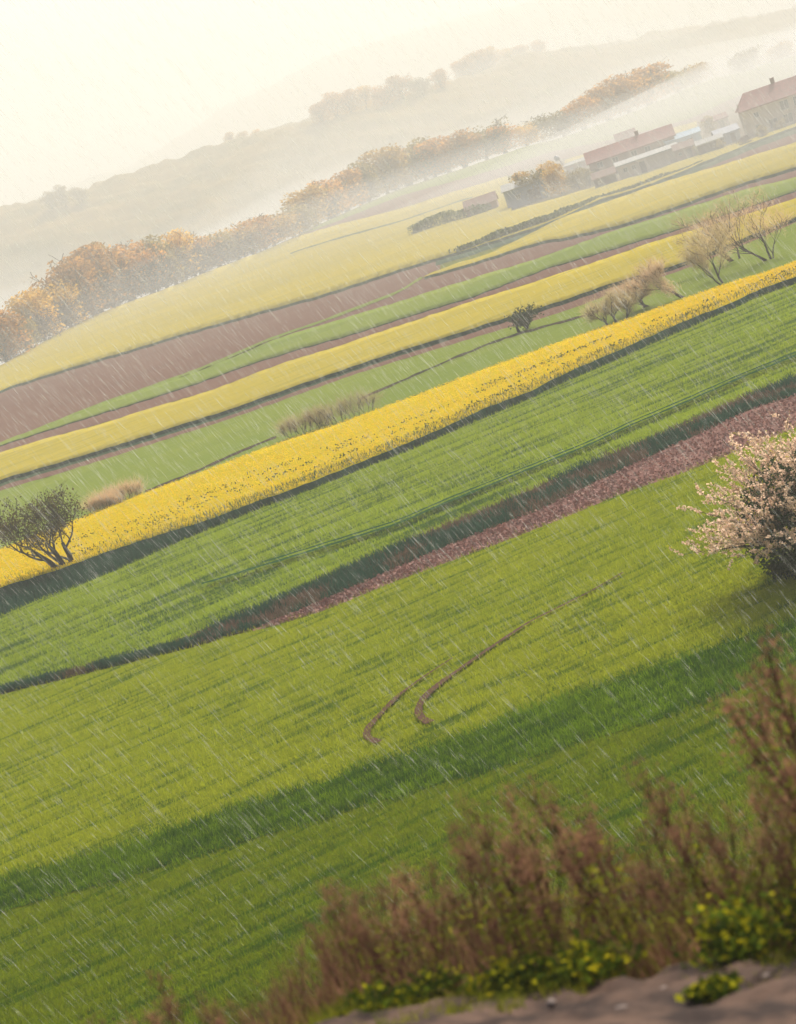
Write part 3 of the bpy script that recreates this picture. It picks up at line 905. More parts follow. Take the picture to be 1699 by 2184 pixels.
def house(name, loc, rz, L, D, hw, hr, wall, roof, windows=(), doors=(), gable_windows=(), chimneys=(), hip=0.0, over=.4, parts_at_gable=None):
    """gabled building: long front along local x facing local -y; windows are holes with reveals, frame and pane"""
    e = empty(name, loc, rz)
    mb = MB()
    # front wall cut around its openings
    ops = sorted([(x, z, w, h) for (x, z, w, h) in windows] + [(x, h / 2, w, h) for (x, w, h) in doors])
    xs = sorted(set([-L / 2, L / 2] + [x - w / 2 for x, z, w, h in ops] + [x + w / 2 for x, z, w, h in ops]))
    zs = sorted(set([0.0, hw] + [z - h / 2 for x, z, w, h in ops] + [z + h / 2 for x, z, w, h in ops]))
    for i in range(len(xs) - 1):
        for j in range(len(zs) - 1):
            mx, mz = (xs[i] + xs[i + 1]) / 2, (zs[j] + zs[j + 1]) / 2
            if any(abs(mx - x) < w / 2 and abs(mz - z) < h / 2 for x, z, w, h in ops):
                continue
            mb.add([(xs[i], -D / 2, zs[j]), (xs[i + 1], -D / 2, zs[j]), (xs[i + 1], -D / 2, zs[j + 1]), (xs[i], -D / 2, zs[j + 1])], [(0, 1, 2, 3)])
    for x, z, w, h in ops:
        y0, y1 = -D / 2, -D / 2 + .25
        c = [(x - w / 2, z - h / 2), (x + w / 2, z - h / 2), (x + w / 2, z + h / 2), (x - w / 2, z + h / 2)]
        for k in range(4):
            a, b2 = c[k], c[(k + 1) % 4]
            mb.add([(a[0], y0, a[1]), (b2[0], y0, b2[1]), (b2[0], y1, b2[1]), (a[0], y1, a[1])], [(0, 1, 2, 3)])
    mb.add([(-L / 2, D / 2, 0), (L / 2, D / 2, 0), (L / 2, D / 2, hw), (-L / 2, D / 2, hw)], [(3, 2, 1, 0)])
    for s in (-1, 1):
        x = s * L / 2
        f = [(x, -D / 2, 0), (x, D / 2, 0), (x, D / 2, hw), (x - s * hip * .0, 0, hw + hr * (1 - hip)), (x, -D / 2, hw)]
        mb.add(f, [(0, 1, 2, 3, 4)])
    mb.build('wall', wall, e)
    rb = MB()
    th = .18
    sl_ = hr / (D / 2)
    ex, ey = L / 2 + over, D / 2 + over
    ez = hw - over * sl_
    hx = hip * D * .45
    top = hw + hr
    for s in (-1, 1):
        q = [(-ex, s * ey, ez), (ex, s * ey, ez), (ex - hx - over * hip, 0, top), (-ex + hx + over * hip, 0, top)]
        up = [(a, b_, c + th) for a, b_, c in q]
        rb.add(q + up, [(0, 1, 2, 3), (7, 6, 5, 4), (0, 4, 5, 1), (1, 5, 6, 2), (3, 7, 4, 0)])
    if hip:
        for s in (-1, 1):
            rb.add([(s * ex, -ey, ez + th), (s * ex, ey, ez + th), (s * (ex - hx - over * hip), 0, top + th)], [(0, 1, 2)])
    ro = rb.build('roof', roof, e)
    for (cx_, ch) in chimneys:
        cb = MB()
        cb.box((cx_ - .35, .3, top - .8), (cx_ + .35, 1.0, top + ch))
        cb.box((cx_ - .42, .23, top + ch + .002), (cx_ + .42, 1.07, top + ch + .12))
        cb.build('chimney', MAT['wall_brick'], ro)
    for x, z, w, h in windows:
        wb = MB()
        y = -D / 2 + .20
        t_ = .07
        for (a, b_) in (((x - w / 2, z - h / 2), (x - w / 2 + t_, z + h / 2)), ((x + w / 2 - t_, z - h / 2), (x + w / 2, z + h / 2)),
                       ((x - w / 2 + t_, z - h / 2), (x + w / 2 - t_, z - h / 2 + t_)), ((x - w / 2 + t_, z + h / 2 - t_), (x + w / 2 - t_, z + h / 2)), ((x - t_ / 2, z - h / 2 + t_), (x + t_ / 2, z + h / 2 - t_))):
            wb.box((a[0], y - .03, a[1]), (b_[0], y + .03, b_[1]))
        wo = wb.build('window', MAT['frame'], e)
        pn = MB()
        pn.add([(x - w / 2, y + .035, z - h / 2), (x + w / 2, y + .035, z - h / 2), (x + w / 2, y + .035, z + h / 2), (x - w / 2, y + .035, z + h / 2)], [(0, 1, 2, 3)])
        pn.build('pane', MAT['glass'], wo)
    for x, w, h in doors:
        db = MB()
        db.box((x - w / 2, -D / 2 + .12, 0.02), (x + w / 2, -D / 2 + .2, h))
        db.build('door', MAT['wood_dark'], e)
    return e

def facing(p0, p1):
    """the village fronts all look down the same way, a little west of the field strips"""
    return -0.13

# the two-storey house at the right edge
a = P(1600, 300, 0); c = P(1760, 232, 0)
rz = facing(a, c)
Lh = 26.0
u = np.array([math.cos(rz), math.sin(rz), 0]); v = np.array([-math.sin(rz), math.cos(rz), 0])
ctr = np.array(a) + u * (Lh / 2) + v * 5
W2 = [(x, z, 1.5, 1.6) for z in (1.5, 3.9) for x in (-8.2, -5.6, -3.2, -.8, 3.4, 6.2, 9.8)]
W2 = [w for w in W2 if not (w[0] < -8 and w[1] > 3)] + [(-10.6, 3.8, .9, .9), (-10.9, 1.7, .8, .9)]
hs_ = house('farmhouse', tuple(ctr), rz, Lh, 8.5, 5.2, 2.5, MAT['wall_plaster'], MAT['roof_red'], windows=W2, doors=[(1.1, 1.2, 2.1)], chimneys=[(3, 1.2), (-6, 1.0)], hip=.45)
tag(hs_, 'two-storey house with a red hipped roof and rows of dark windows', 'house')
# the farmhouse in the middle of the village
a = P(1268, 388, 0); c = P(1398, 330, 0)
rz = facing(a, c)
L2 = float(abs(c[0] - a[0]))
u = np.array([math.cos(rz), math.sin(rz), 0]); v = np.array([-math.sin(rz), math.cos(rz), 0])
ctr = np.array(a) + u * (L2 / 2) + v * 4
W3 = [(L2 * q, 2.7, 1.2, 1.1) for q in (-.38, -.2, .02, .18, .40)]
hs_ = house('farmhouse', tuple(ctr), rz, L2, 7, 3.6, 1.9, MAT['wall_brick'], MAT['roof_red'], windows=W3, doors=[(L2 * .30, 2.2, 2.4), (-L2 * .08, 2.6, 2.2)], chimneys=[(2, .9)])
tag(hs_, 'low brick farmhouse with a red roof behind the pale-roofed outbuilding', 'house')
# outbuilding with the pale roof in front of it
a = P(1325, 385, 0); c = P(1442, 342, 0)
rz = facing(a, c)
L3 = float(abs(c[0] - a[0]))
u = np.array([math.cos(rz), math.sin(rz), 0]); v = np.array([-math.sin(rz), math.cos(rz), 0])
ctr = np.array(a) + u * (L3 / 2) + v * 2.6
hs_ = house('outbuilding', tuple(ctr), rz, L3, 5, 2.5, .55, MAT['wall_plaster'], MAT['roof_pale'], windows=[(-L3 * .38, 1.5, .8, .8), (-L3 * .24, 1.5, .8, .8)], doors=[(-L3 * .1, 1.0, 2.0)], over=.35)
tag(hs_, 'long low outbuilding with a shallow pale roof in front of the brick farmhouse', 'outbuilding')
# pale blue shed and its neighbours
a = P(1440, 332, 0); c = P(1500, 308, 0)
rz = facing(a, c)
hs_ = house('shed', tuple(np.array((a + c) / 2) + np.array([0, 3, 0])), rz, float(abs(c[0] - a[0])), 4, 2.6, .8, MAT['sheet_pale_blue'], MAT['sheet_pale_blue'], windows=[(-.8, 1.5, .9, .9)], doors=[(1.2, 1.1, 2.0)], over=.2)
tag(hs_, 'small pale blue shed between the two farmhouses', 'shed')
a = P(1505, 335, 0); c = P(1545, 318, 0)
rz = facing(a, c)
hs_ = house('shed', tuple(np.array((a + c) / 2) + np.array([0, 2, 0])), rz, float(abs(c[0] - a[0])), 3.5, 2.1, .6, MAT['wood_dark'], MAT['roof_pale'], windows=[(.6, 1.2, .6, .6)], doors=[(-.6, .9, 1.8)], over=.3)
tag(hs_, 'little dark wooden shed with a pale roof below the two-storey house', 'shed')
a = P(1345, 318, 0); c = P(1375, 306, 0)
hs_ = house('shed', tuple(np.array((a + c) / 2) + np.array([0, 14, 0])), -.13, 5, 4, 2.4, 1.5, MAT['wall_plaster'], MAT['roof_red'], windows=[(-1.2, 1.4, .8, .8)], doors=[(1.0, 1.0, 1.9)], over=.25)
tag(hs_, 'small plastered shed with a red roof showing above the brick farmhouse', 'shed')
a = P(1222, 372, 0); c = P(1252, 361, 0)
hs_ = house('shed', tuple(np.array((a + c) / 2) + np.array([0, 4, 0])), -.13, 4.5, 3.5, 2.0, .5, MAT['wall_brick'], MAT['roof_pale'], windows=[(-1.0, 1.2, .6, .6)], doors=[(.8, 1.0, 1.7)], over=.25)
tag(hs_, 'tiny brick shed with a pale roof beside the leaning post', 'shed')
for (x, y, w_, wl, rf, lab) in [(1470, 338, 3.6, 'wall_brick', 'roof_brown', 'little brown brick shed below the small pale blue shed'),
                               (1560, 306, 4.2, 'sheet_blue', 'sheet_blue', 'small blue-grey metal shed at the left corner of the two-storey house'),
                               (1535, 276, 5.0, 'wall_plaster', 'roof_red', 'small plastered outhouse with a red roof behind the olive tree by the two-storey house'),
                               (1300, 398, 4.0, 'wood_dark', 'roof_brown', 'dark wooden shed at the left foot of the long pale-roofed outbuilding')]:
    a = P(x, y, 0)
    hs_ = house('shed', (a[0], a[1] + 2, 0), -.13 + .1 * math.sin(x), w_, 3.4, 2.0, .9, MAT[wl], MAT[rf], windows=[(-w_ * .25, 1.2, .6, .6)], doors=[(w_ * .2, .9, 1.7)], over=.25)
    tag(hs_, lab, 'shed')
# the barn: brick long side to the left, blue sheet-metal end to the right
a = P(1086, 449, 0); c = P(1168, 420, 0)
rz = facing(a, c)
Lb = float(abs(c[0] - a[0]))
u = np.array([math.cos(rz), math.sin(rz), 0]); v = np.array([-math.sin(rz), math.cos(rz), 0])
ctr = np.array(a) + u * (Lb / 2) + v * 4
bn = house('barn', tuple(ctr), rz, Lb, 8, 3.6, 1.1, MAT['sheet_blue'], MAT['roof_pale'], windows=[(-1.5, 1.9, .9, .9)], doors=[(1.6, 2.4, 2.5)], over=.3)
tag(bn, 'blue-grey sheet-metal barn with a pale roof at the edge of the yellow field', 'barn')
a = P(1000, 468, 0); c = P(1082, 448, 0)
rz = facing(a, c)
Lb = float(abs(c[0] - a[0]))
u = np.array([math.cos(rz), math.sin(rz), 0]); v = np.array([-math.sin(rz), math.cos(rz), 0])
ctr = np.array(a) + u * (Lb / 2) + v * 3.5
bn = house('barn', tuple(ctr), rz, Lb, 7, 1.9, 1.6, MAT['roof_brown'], MAT['roof_brown'], doors=[(1.0, 2.0, 1.6)], windows=[(-2.2, 1.1, .7, .6)], over=.3)
tag(bn, 'low brown brick barn joining the blue-grey barn on its left', 'barn')
# the leaning post with its rounded top
pe = empty('post', base_at(1212, 366), 0)
mb = MB()
mb.tube([(0, 0, 0), (-.5, 0, 1.8), (-1.3, 0, 3.6)], [.16, .13, .12], 8)
mb.build('shaft', MAT['wood_dark'], pe)
mb = MB()
for k in range(5):
    pass
mb.tube([(-1.0, 0, 3.3), (-1.25, 0, 3.5), (-1.6, 0, 3.85), (-1.95, 0, 4.1), (-2.1, 0, 4.15)], [.25, .55, .62, .45, .12], 10)
mb.build('head', MAT['sheet_blue'], pe, smooth=True)
tag(pe, 'leaning blue-grey post with a rounded head beside the left end of the farmhouse', 'post')

# dark hedge along the lane
def hedge(name, pts, h, w, n, seed, mat, label):
    nr = np.random.default_rng(seed)
    pts = np.array(pts, float)
    k = nr.uniform(0, len(pts) - 1, n)
    i = np.minimum(k.astype(int), len(pts) - 2)
    f = (k - i)[:, None]
    xy = pts[i] * (1 - f) + pts[i + 1] * f
    B = P(xy[:, 0], xy[:, 1], 0)
    hh = h * (.45 + .9 * vnoise(B[:, 0] * .35, B[:, 1] * .02, seed))
    C = B + np.stack([nr.normal(size=n) * w * .3, nr.normal(size=n) * w * .4, hh * nr.random(n) ** .7], 1)
    V, F = quads(C, .42, nr, .7)
    base = tuple(P(*pts[0], 0))
    o = mesh_np(name, V - np.array(base), F, mat)
    o.location = base
    tag(o, label, 'hedge')
hedge('hedge', [(985, 541), (1040, 521), (1087, 505), (1140, 487), (1177, 474), (1230, 450), (1276, 427)], 1.2, 2.2, 5000, 3, MAT['leaf_hedge'], 'dark low hedge along the lane between the two far yellow strips')
hedge('hedge', [(1290, 424), (1351, 407), (1450, 370), (1500, 348)], .8, 1.5, 2200, 4, MAT['leaf_hedge'], 'thin olive hedge beside the lane below the village yard')
hedge('hedge', [(885, 503), (930, 487), (990, 470), (1035, 457)], 2.3, 2.4, 3800, 5, MAT['leaf_hedge'], 'short thick dark hedge in the yellow field left of the brown barn')
# village trees and shrubs
VT = [(1120, 428, 66, 0, 'tree', 'large golden bare tree standing right behind the blue-grey barn'), (1158, 424, 76, 4, 'tree', 'olive-grey tree next to the blue-grey barn'),
      (1200, 415, 70, 0, 'tree', 'golden tree in the thicket left of the pale-roofed outbuilding'), (1240, 402, 52, 4, 'tree', 'olive-grey tree at the right end of the thicket by the outbuilding'),
      (1285, 388, 34, 5, 'bush', 'mauve-brown bush in front of the left end of the pale-roofed outbuilding'),
      (1520, 285, 44, 6, 'tree', 'dark olive tree in front of the gable of the two-storey house'), (1495, 330, 28, 4, 'bush', 'olive bush between the pale blue shed and the dark wooden shed'),
      (1590, 312, 26, 5, 'bush', 'mauve-brown bush below the left corner of the two-storey house'), (1630, 296, 34, 6, 'bush', 'dark olive bush under the windows of the two-storey house'),
      (1665, 280, 30, 4, 'bush', 'olive-grey bush under the two-storey house near the right edge'),
      (1180, 400, 60, 0, 'tree', 'golden tree behind the thicket between the barn and the farmhouse'), (1262, 396, 40, 6, 'bush', 'dark olive bush at the left foot of the brick farmhouse'), (1540, 322, 30, 6, 'bush', 'dark olive bush between the dark wooden shed and the two-storey house')]
for (x, y, hp, k, cat, lab) in VT:
    p = P(x, y, 0)
    o = place_proto(k, (p[0], p[1], -.1), hp / FPX * p[1], rr.uniform(0, 6.28), lab, 'trees and bushes of the village', cat=cat, wide=1.25)
    o.name = 'village_' + cat

# ------------------------------------------------------------------ crops with real blades and flowers
def crop_mat(name, a, b, dark, rz=ROWS, transl=.5, streak=(.1, 1.0), lo=.5, hi=.72):
    m, t, out = nmat(name)
    tc = t.nodes.new('ShaderNodeTexCoord')
    st = noise(t, mapping(t, tc.outputs['Object'], (streak[0], streak[1], .001), -rz), 1.0, 4, .65)
    fn = noise(t, tc.outputs['Object'], 3.0, 3, .6)
    c = mixc(t, ramp(t, fn, .35, .65), a, b)
    c = mixc(t, mathn(t, 'MULTIPLY', ramp(t, st, lo, hi), .8), c, dark)
    d = t.nodes.new('ShaderNodeBsdfDiffuse'); tr = t.nodes.new('ShaderNodeBsdfTranslucent'); mx = t.nodes.new('ShaderNodeMixShader')
    t.links.new(c, d.inputs[0]); t.links.new(c, tr.inputs[0])
    mx.inputs[0].default_value = transl
    t.links.new(d.outputs[0], mx.inputs[1]); t.links.new(tr.outputs[0], mx.inputs[2]); t.links.new(mx.outputs[0], out.inputs[0])
    return m

def blades(name, U, L, n, h, w, mat, z0=0.03, x0=-260, x1=1980, seed=1, power=1.0, lean=.5, label=None, keep=None, flat=False, soft=0.0):
    """upright tapering blades scattered over one strip"""
    nr = np.random.default_rng(seed)
    x = nr.uniform(x0, x1, n)
    t = nr.random(n) ** power
    u, l = U(x), L(x)
    ok = l > u + 1
    x, t, u, l = x[ok], t[ok], u[ok], l[ok]
    y = u * (1 - t) + l * t + (nr.normal(size=len(x)) * soft + (fbm(x / 45, u * .02, seed, 3) - .5) * soft * 3 if soft else 0)
    B = P(x, y, z0)
    if keep is not None:
        k = keep(B, t, nr)
        B = B[k]
    n = len(B)
    hh = h * nr.uniform(.5, 1.25, n)[:, None]
    ang = nr.uniform(0, 6.283, n)
    s = np.stack([np.cos(ang), np.sin(ang), 0 * ang], 1) * (w * nr.uniform(.6, 1.3, n))[:, None]
    ld = nr.normal(size=(n, 3)) * lean
    ld[:, 2] = 1
    ld /= np.linalg.norm(ld, axis=1, keepdims=True)
    T = B + ld * hh
    if flat:
        V, F = quads(B + np.stack([0 * ang, 0 * ang, nr.uniform(0, h, n)], 1), w, nr, .9)
    else:
        V = np.stack([B - s * .5, B + s * .5, T + s * .12, T - s * .12], 1).reshape(-1, 3)
        F = np.arange(4 * n).reshape(-1, 4)
    o = mesh_np(name, V, F, mat)
    tag(o, label, 'crop', kind='stuff')
    return o

MAT['wheat_blade'] = crop_mat('wheat_blade', (.31, .335, .010), (.25, .295, .008), (.03, .09, .006), streak=(.20, 1.7), lo=.52, hi=.60)
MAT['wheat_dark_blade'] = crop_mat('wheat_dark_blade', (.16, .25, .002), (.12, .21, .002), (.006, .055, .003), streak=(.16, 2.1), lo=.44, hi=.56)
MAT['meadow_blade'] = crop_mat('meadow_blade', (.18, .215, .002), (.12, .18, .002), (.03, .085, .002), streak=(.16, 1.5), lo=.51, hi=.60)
MAT['wheat_mid_blade'] = crop_mat('wheat_mid_blade', (.29, .35, .020), (.23, .31, .018), (.006, .06, .022), streak=(.08, 1.15), lo=.50, hi=.57)
MAT['bank_blade'] = crop_mat('bank_blade', (.026, .088, .052), (.026, .07, .044), (.008, .03, .022), transl=.35, streak=(.3, .9))
MAT['dry_blade'] = crop_mat('dry_blade', (.17, .11, .075), (.11, .07, .05), (.05, .05, .03), transl=.35, streak=(.3, .6))
MAT['rape_flower'] = crop_mat('rape_flower', (.74, .52, .006), (.68, .47, .008), (.38, .29, .012), transl=.5, lo=.52, hi=.70, streak=(.2, 1.4))
MAT['rape_leaf'] = crop_mat('rape_leaf', (.06, .09, .02), (.05, .07, .02), (.03, .05, .02), transl=.3)

blades('wheat_crop', C_P5B, C_K6T, 120000, .22, .035, MAT['wheat_blade'], seed=2, soft=3)
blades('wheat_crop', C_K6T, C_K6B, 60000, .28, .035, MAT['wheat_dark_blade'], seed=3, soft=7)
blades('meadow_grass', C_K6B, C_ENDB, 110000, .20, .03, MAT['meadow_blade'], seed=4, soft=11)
blades('wheat_crop', C_D4B, C_G4B, 110000, .24, .05, MAT['wheat_mid_blade'], seed=5)
blades('bank_grass', C_Y4B, C_D4B, 22000, .65, .07, MAT['bank_blade'], seed=6, lean=.35)
blades('bank_grass', C_G4B, C_B5B, 30000, .36, .06, MAT['bank_blade'], seed=7, lean=.4, keep=lambda B, t, nr: fbm(B[:, 0] * .35, B[:, 1] * .5, 4) + .12 * (t - .5) > .46)
blades('dry_grass', C_G4B, C_B5B, 18000, .32, .05, MAT['dry_blade'], seed=8, lean=.5, keep=lambda B, t, nr: fbm(B[:, 0] * .35, B[:, 1] * .5, 4) + .12 * (t - .5) < .50)
blades('rapeseed_flowers', C_Y4T, C_Y4B, 130000, .14, .085, MAT['rape_flower'], z0=.48, seed=9, flat=True)
# darker plants showing through the lower half of the near rapeseed strip, in ragged rows
blades('rapeseed_plants', C_Y4T, C_Y4B, 60000, .20, .13, MAT['rape_leaf'], z0=.56, seed=10, flat=True, x0=150,
       keep=lambda B, t, nr: (fbm((B[:, 0] * .906 + B[:, 1] * .423) * .22, (B[:, 1] * .906 - B[:, 0] * .423) * 1.3, 9) > .60) & (np.abs(t - .64) < .24) & (nr.random(len(t)) < .40))
# clods on the ploughed strip
MAT['clod'] = solid_mat('clod', (.42, .23, .18), (.24, .13, .11), scale=1.2, bump=.3, spec=.1)
blades('soil_clods', C_B5B, C_P5B, 9000, .08, .15, MAT['clod'], z0=.06, seed=12, flat=True, x0=560)

# ------------------------------------------------------------------ the two wheel ruts in the near field
def rut(pts, w, seed):
    pts = np.array(pts, float)
    # smooth resample
    d = np.r_[0, np.cumsum(np.hypot(*np.diff(pts, axis=0).T))]
    s = np.linspace(0, d[-1], 60)
    xy = np.stack([np.interp(s, d, pts[:, 0]), np.interp(s, d, pts[:, 1])], 1)
    for _ in range(3):
        xy[1:-1] = (xy[:-2] + xy[1:-1] * 2 + xy[2:]) / 4
    C = P(xy[:, 0], xy[:, 1], .16)
    tg = np.gradient(C, axis=0)
    tg /= np.linalg.norm(tg, axis=1, keepdims=True)
    nr_ = np.stack([-tg[:, 1], tg[:, 0], 0 * tg[:, 0]], 1)
    ww = w * np.minimum(1, np.linspace(1.15, .35, len(C)))[:, None] * (0.75 + .5 * vnoise(np.arange(60) * .5, np.zeros(60), seed))[:, None]
    V = np.concatenate([C - nr_ * ww, C + nr_ * ww])
    i = np.arange(59)
    o = mesh_np('wheel_rut', V, np.stack([i, i + 1, 60 + i + 1, 60 + i], -1), MAT['track'])
    tag(o, kind='structure')
rut([(808, 1582), (782, 1572), (784, 1553), (804, 1530), (850, 1482), (905, 1442), (965, 1403)], .15, 1)
rut([(918, 1540), (893, 1530), (890, 1510), (905, 1485), (940, 1455), (1040, 1385), (1130, 1325), (1258, 1262), (1330, 1220)], .17, 2)

# ------------------------------------------------------------------ near bank: track, weeds, leafy shrubs
MAT['dirt'] = solid_mat('dirt', (.10, .062, .045), (.03, .02, .017), scale=2.2, bump=1.0, spec=.04, lo=.40, hi=.60)
xs = np.arange(-7, 7.01, .09)
vv = np.linspace(0, 1, 90)
XX = xs[None, :] + 0 * vv[:, None]
EE = edge_y(xs)[None, :] + .5 * (fbm(xs * 1.1, xs * 0, 21) - .5)[None, :]
YY = 6 + (EE - 6) * vv[:, None]
ZZ = ground_z(XX, YY) + .03 + (fbm(XX * 1.4, YY * 1.4, 8, 5) - .5) * .20 + (fbm(XX * 6, YY * 6, 18, 4) - .5) * .11 - .25 * sstep(.985, 1.0, vv)[:, None]
o = mesh_np('dirt_track', np.stack([XX, YY, ZZ], -1).reshape(-1, 3), grid_faces(len(vv), len(xs)), MAT['dirt'], smooth=True)
tag(o, kind='structure')

MAT['weed_stem'] = leaf_mat('weed_stem', (.15, .065, .042), (.085, .04, .03), scale=2, transl=.25, vary=.35)
MAT['weed_head'] = leaf_mat('weed_head', (.36, .19, .11), (.17, .09, .055), scale=3, transl=.45, vary=.4)
MAT['weed_leaf'] = leaf_mat('weed_leaf', (.26, .24, .015), (.10, .13, .015), scale=4, transl=.5, vary=.2)
MAT['bramble'] = leaf_mat('bramble', (.11, .15, .010), (.035, .055, .010), scale=3, transl=.5, vary=.25)
MAT['bramble_yellow'] = leaf_mat('bramble_yellow', (.42, .36, .01), (.24, .25, .012), scale=3, transl=.55, vary=.15)

def weed_proto(seed, h):
    rng, nr = random.Random(seed), np.random.default_rng(seed)
    e = empty('dried_weed')
    mb = MB()
    heads = []
    lx, ly = rng.uniform(-.22, .08), rng.uniform(-.12, .12)
    pts = [Vector((lx * (i / 7) ** 1.5 * h, ly * (i / 7) ** 1.5 * h, h * i / 7)) for i in range(8)]
    mb.tube(pts, [.0095 * (1 - .75 * i / 7) for i in range(8)], 4)
    for k in range(rng.randint(9, 15)):
        u = rng.uniform(.42, .98)
        i = min(6, int(u * 7))
        q = pts[i].lerp(pts[i + 1], u * 7 - i)
        az = rng.uniform(0, 6.283)
        L = h * rng.uniform(.10, .26) * (1.25 - u)* 1.6
        d = Vector((math.cos(az) * .55, math.sin(az) * .55, 1)).normalized()
        q2 = q + d * L * .5 + Vector((0, 0, .0))
        q3 = q + d * L + Vector((0, 0, L * .12))
        mb.tube([q, q2, q3], [.0035, .0028, .0015], 3)
        heads.append((q2, q3))
    heads.append((pts[-2], pts[-1]))
    mb.build('stem', MAT['weed_stem'], e)
    A = np.array([a for a, b in heads]); B = np.array([b for a, b in heads])
    n = 330
    k = nr.integers(0, len(A), n)
    u = nr.random(n)[:, None]
    C = A[k] * (1 - u) + B[k] * u * 1.05 + nr.normal(size=(n, 3)) * .024 * h
    V, F = quads(C, .021, nr, .5, up=(0, 0, 1), upw=.5)
    mesh_np('sprays', V, F, MAT['weed_head'], e)
    C = np.stack([nr.normal(size=44) * .05, nr.normal(size=44) * .05, nr.uniform(.05, .75, 44) * h], 1)
    V, F = quads(C, .062, nr, .45)
    mesh_np('leaves', V, F, MAT['weed_leaf'], e)
    return e

wprot = [weed_proto(200 + k, 1.0) for k in range(7)]
wused = set()
wr = random.Random(77)

def put_weed(x, y, h, label, group='dried weeds along the dirt track', rz=None, tilt=0.0):
    k = wr.randrange(7)
    e = wprot[k] if k not in wused else copy_tree(wprot[k])
    wused.add(k)
    e.location = (x, y, float(ground_z(x, y)) - .05)
    e.rotation_euler = (wr.uniform(-.08, .08), tilt + wr.uniform(-.12, .05), wr.uniform(0, 6.28) if rz is None else rz)
    wd_ = wr.uniform(.85, 1.25)
    e.scale = (h * wd_, h * wd_, h)
    tag(e, label, 'weed', group)

# weed height along the fringe (read from the silhouette): height by lateral place
def top_px(xr):
    return np.interp(xr, [200, 330, 380, 430, 520, 600, 700, 760, 840, 930, 1000, 1090, 1150, 1230, 1330, 1420, 1500, 1580, 1640, 1720],
                     [2130, 2060, 1970, 2060, 2050, 1985, 1840, 1790, 1830, 1760, 1740, 1700, 1680, 1640, 1610, 1570, 1530, 1440, 1330, 1330])
n_w = 0
tries = 0
while n_w < 225 and tries < 6000:
    tries += 1
    x = wr.uniform(-3.0, 2.9)
    y = float(edge_y(x)) + (.45 if x > .3 else .2) + 2.6 * wr.random() ** 1.3
    # find where this plant's top would be seen and take the height that reaches the silhouette
    g0 = float(ground_z(x, y))
    best = None
    inv = np.linalg.inv(M3)
    def scr(pz):
        q = inv @ np.array([x, y, pz - CAM_Z])
        return W0 / 2 + FPX * q[0] / -q[2], H0 / 2 - FPX * q[1] / -q[2]
    for h in np.arange(.35, 2.2, .05):
        sx, sy = scr(g0 + h)
        if sy < top_px(sx) + 30:
            best = h
            break
    if best is None:
        best = 2.0
    if best < .45 and wr.random() < .5:
        continue
    right = x > .75
    h = best * (wr.uniform(.34, .66) if right else wr.uniform(.42, .80)) if wr.random() < (.86 if right else .78) else best * wr.uniform(.75, 1.06)
    if h < .3:
        continue
    put_weed(x, y, h, 'reddish-brown dried weed stalk with feathery seed heads in the thick fringe along the dirt track')
    n_w += 1

# fine dry grass and shoots filling the foot of the fringe
def fringe(name, n, h, w, mat, seed, y0, y1, label, lean=.35):
    nr = np.random.default_rng(seed)
    x = nr.uniform(-4.5, 4.5, n)
    y = edge_y(x) + nr.uniform(y0, y1, n)
    k = fbm(x * 1.5, y * 1.5, seed) > (.53 if y0 < -1 else .40)
    x, y = x[k], y[k]
    n = len(x)
    B = np.stack([x, y, ground_z(x, y) - .03], 1)
    ang = nr.uniform(0, 6.283, n)
    s = np.stack([np.cos(ang), np.sin(ang), 0 * ang], 1) * (w * nr.uniform(.6, 1.3, n))[:, None]
    ld = nr.normal(size=(n, 3)) * lean
    ld[:, 2] = 1
    ld /= np.linalg.norm(ld, axis=1, keepdims=True)
    hh = h * nr.uniform(.4, 1.2, n)[:, None]
    M_ = B + ld * hh * .55
    T = B + ld * hh + np.stack([ld[:, 0], ld[:, 1], 0 * ang], 1) * hh * .3
    V = np.stack([B - s * .5, B + s * .5, M_ + s * .4, M_ - s * .4, T + s * .08, T - s * .08], 1).reshape(-1, 3)
    i = np.arange(n)[:, None] * 6
    F = np.concatenate([i + np.array([[0, 1, 2, 3]]), i + np.array([[3, 2, 4, 5]])])
    o = mesh_np(name, V, F, mat)
    tag(o, label, 'undergrowth', kind='stuff')
fringe('undergrowth', 8000, .70, .006, MAT['weed_stem'], 5, .1, 3.2, 'tangle of thin reddish-brown stems filling the fringe along the dirt track', .25)
fringe('undergrowth', 6000, .5, .007, MAT['weed_head'], 6, .0, 3.0, 'dry tan grass in the fringe along the dirt track', .4)
fringe('grass', 9000, .16, .010, MAT['weed_leaf'], 7, -.55, .5, 'short yellow-green grass along the edge of the dirt track', .5)
fringe('grass', 30000, .30, .014, MAT['meadow_blade'], 8, .5, 9.0, 'green grass on the slope below the dirt track', .4)

fringe('grass', 14000, .14, .010, MAT['weed_leaf'], 27, -1.2, .1, 'tufts of yellowish grass scattered over the dirt track', .55)

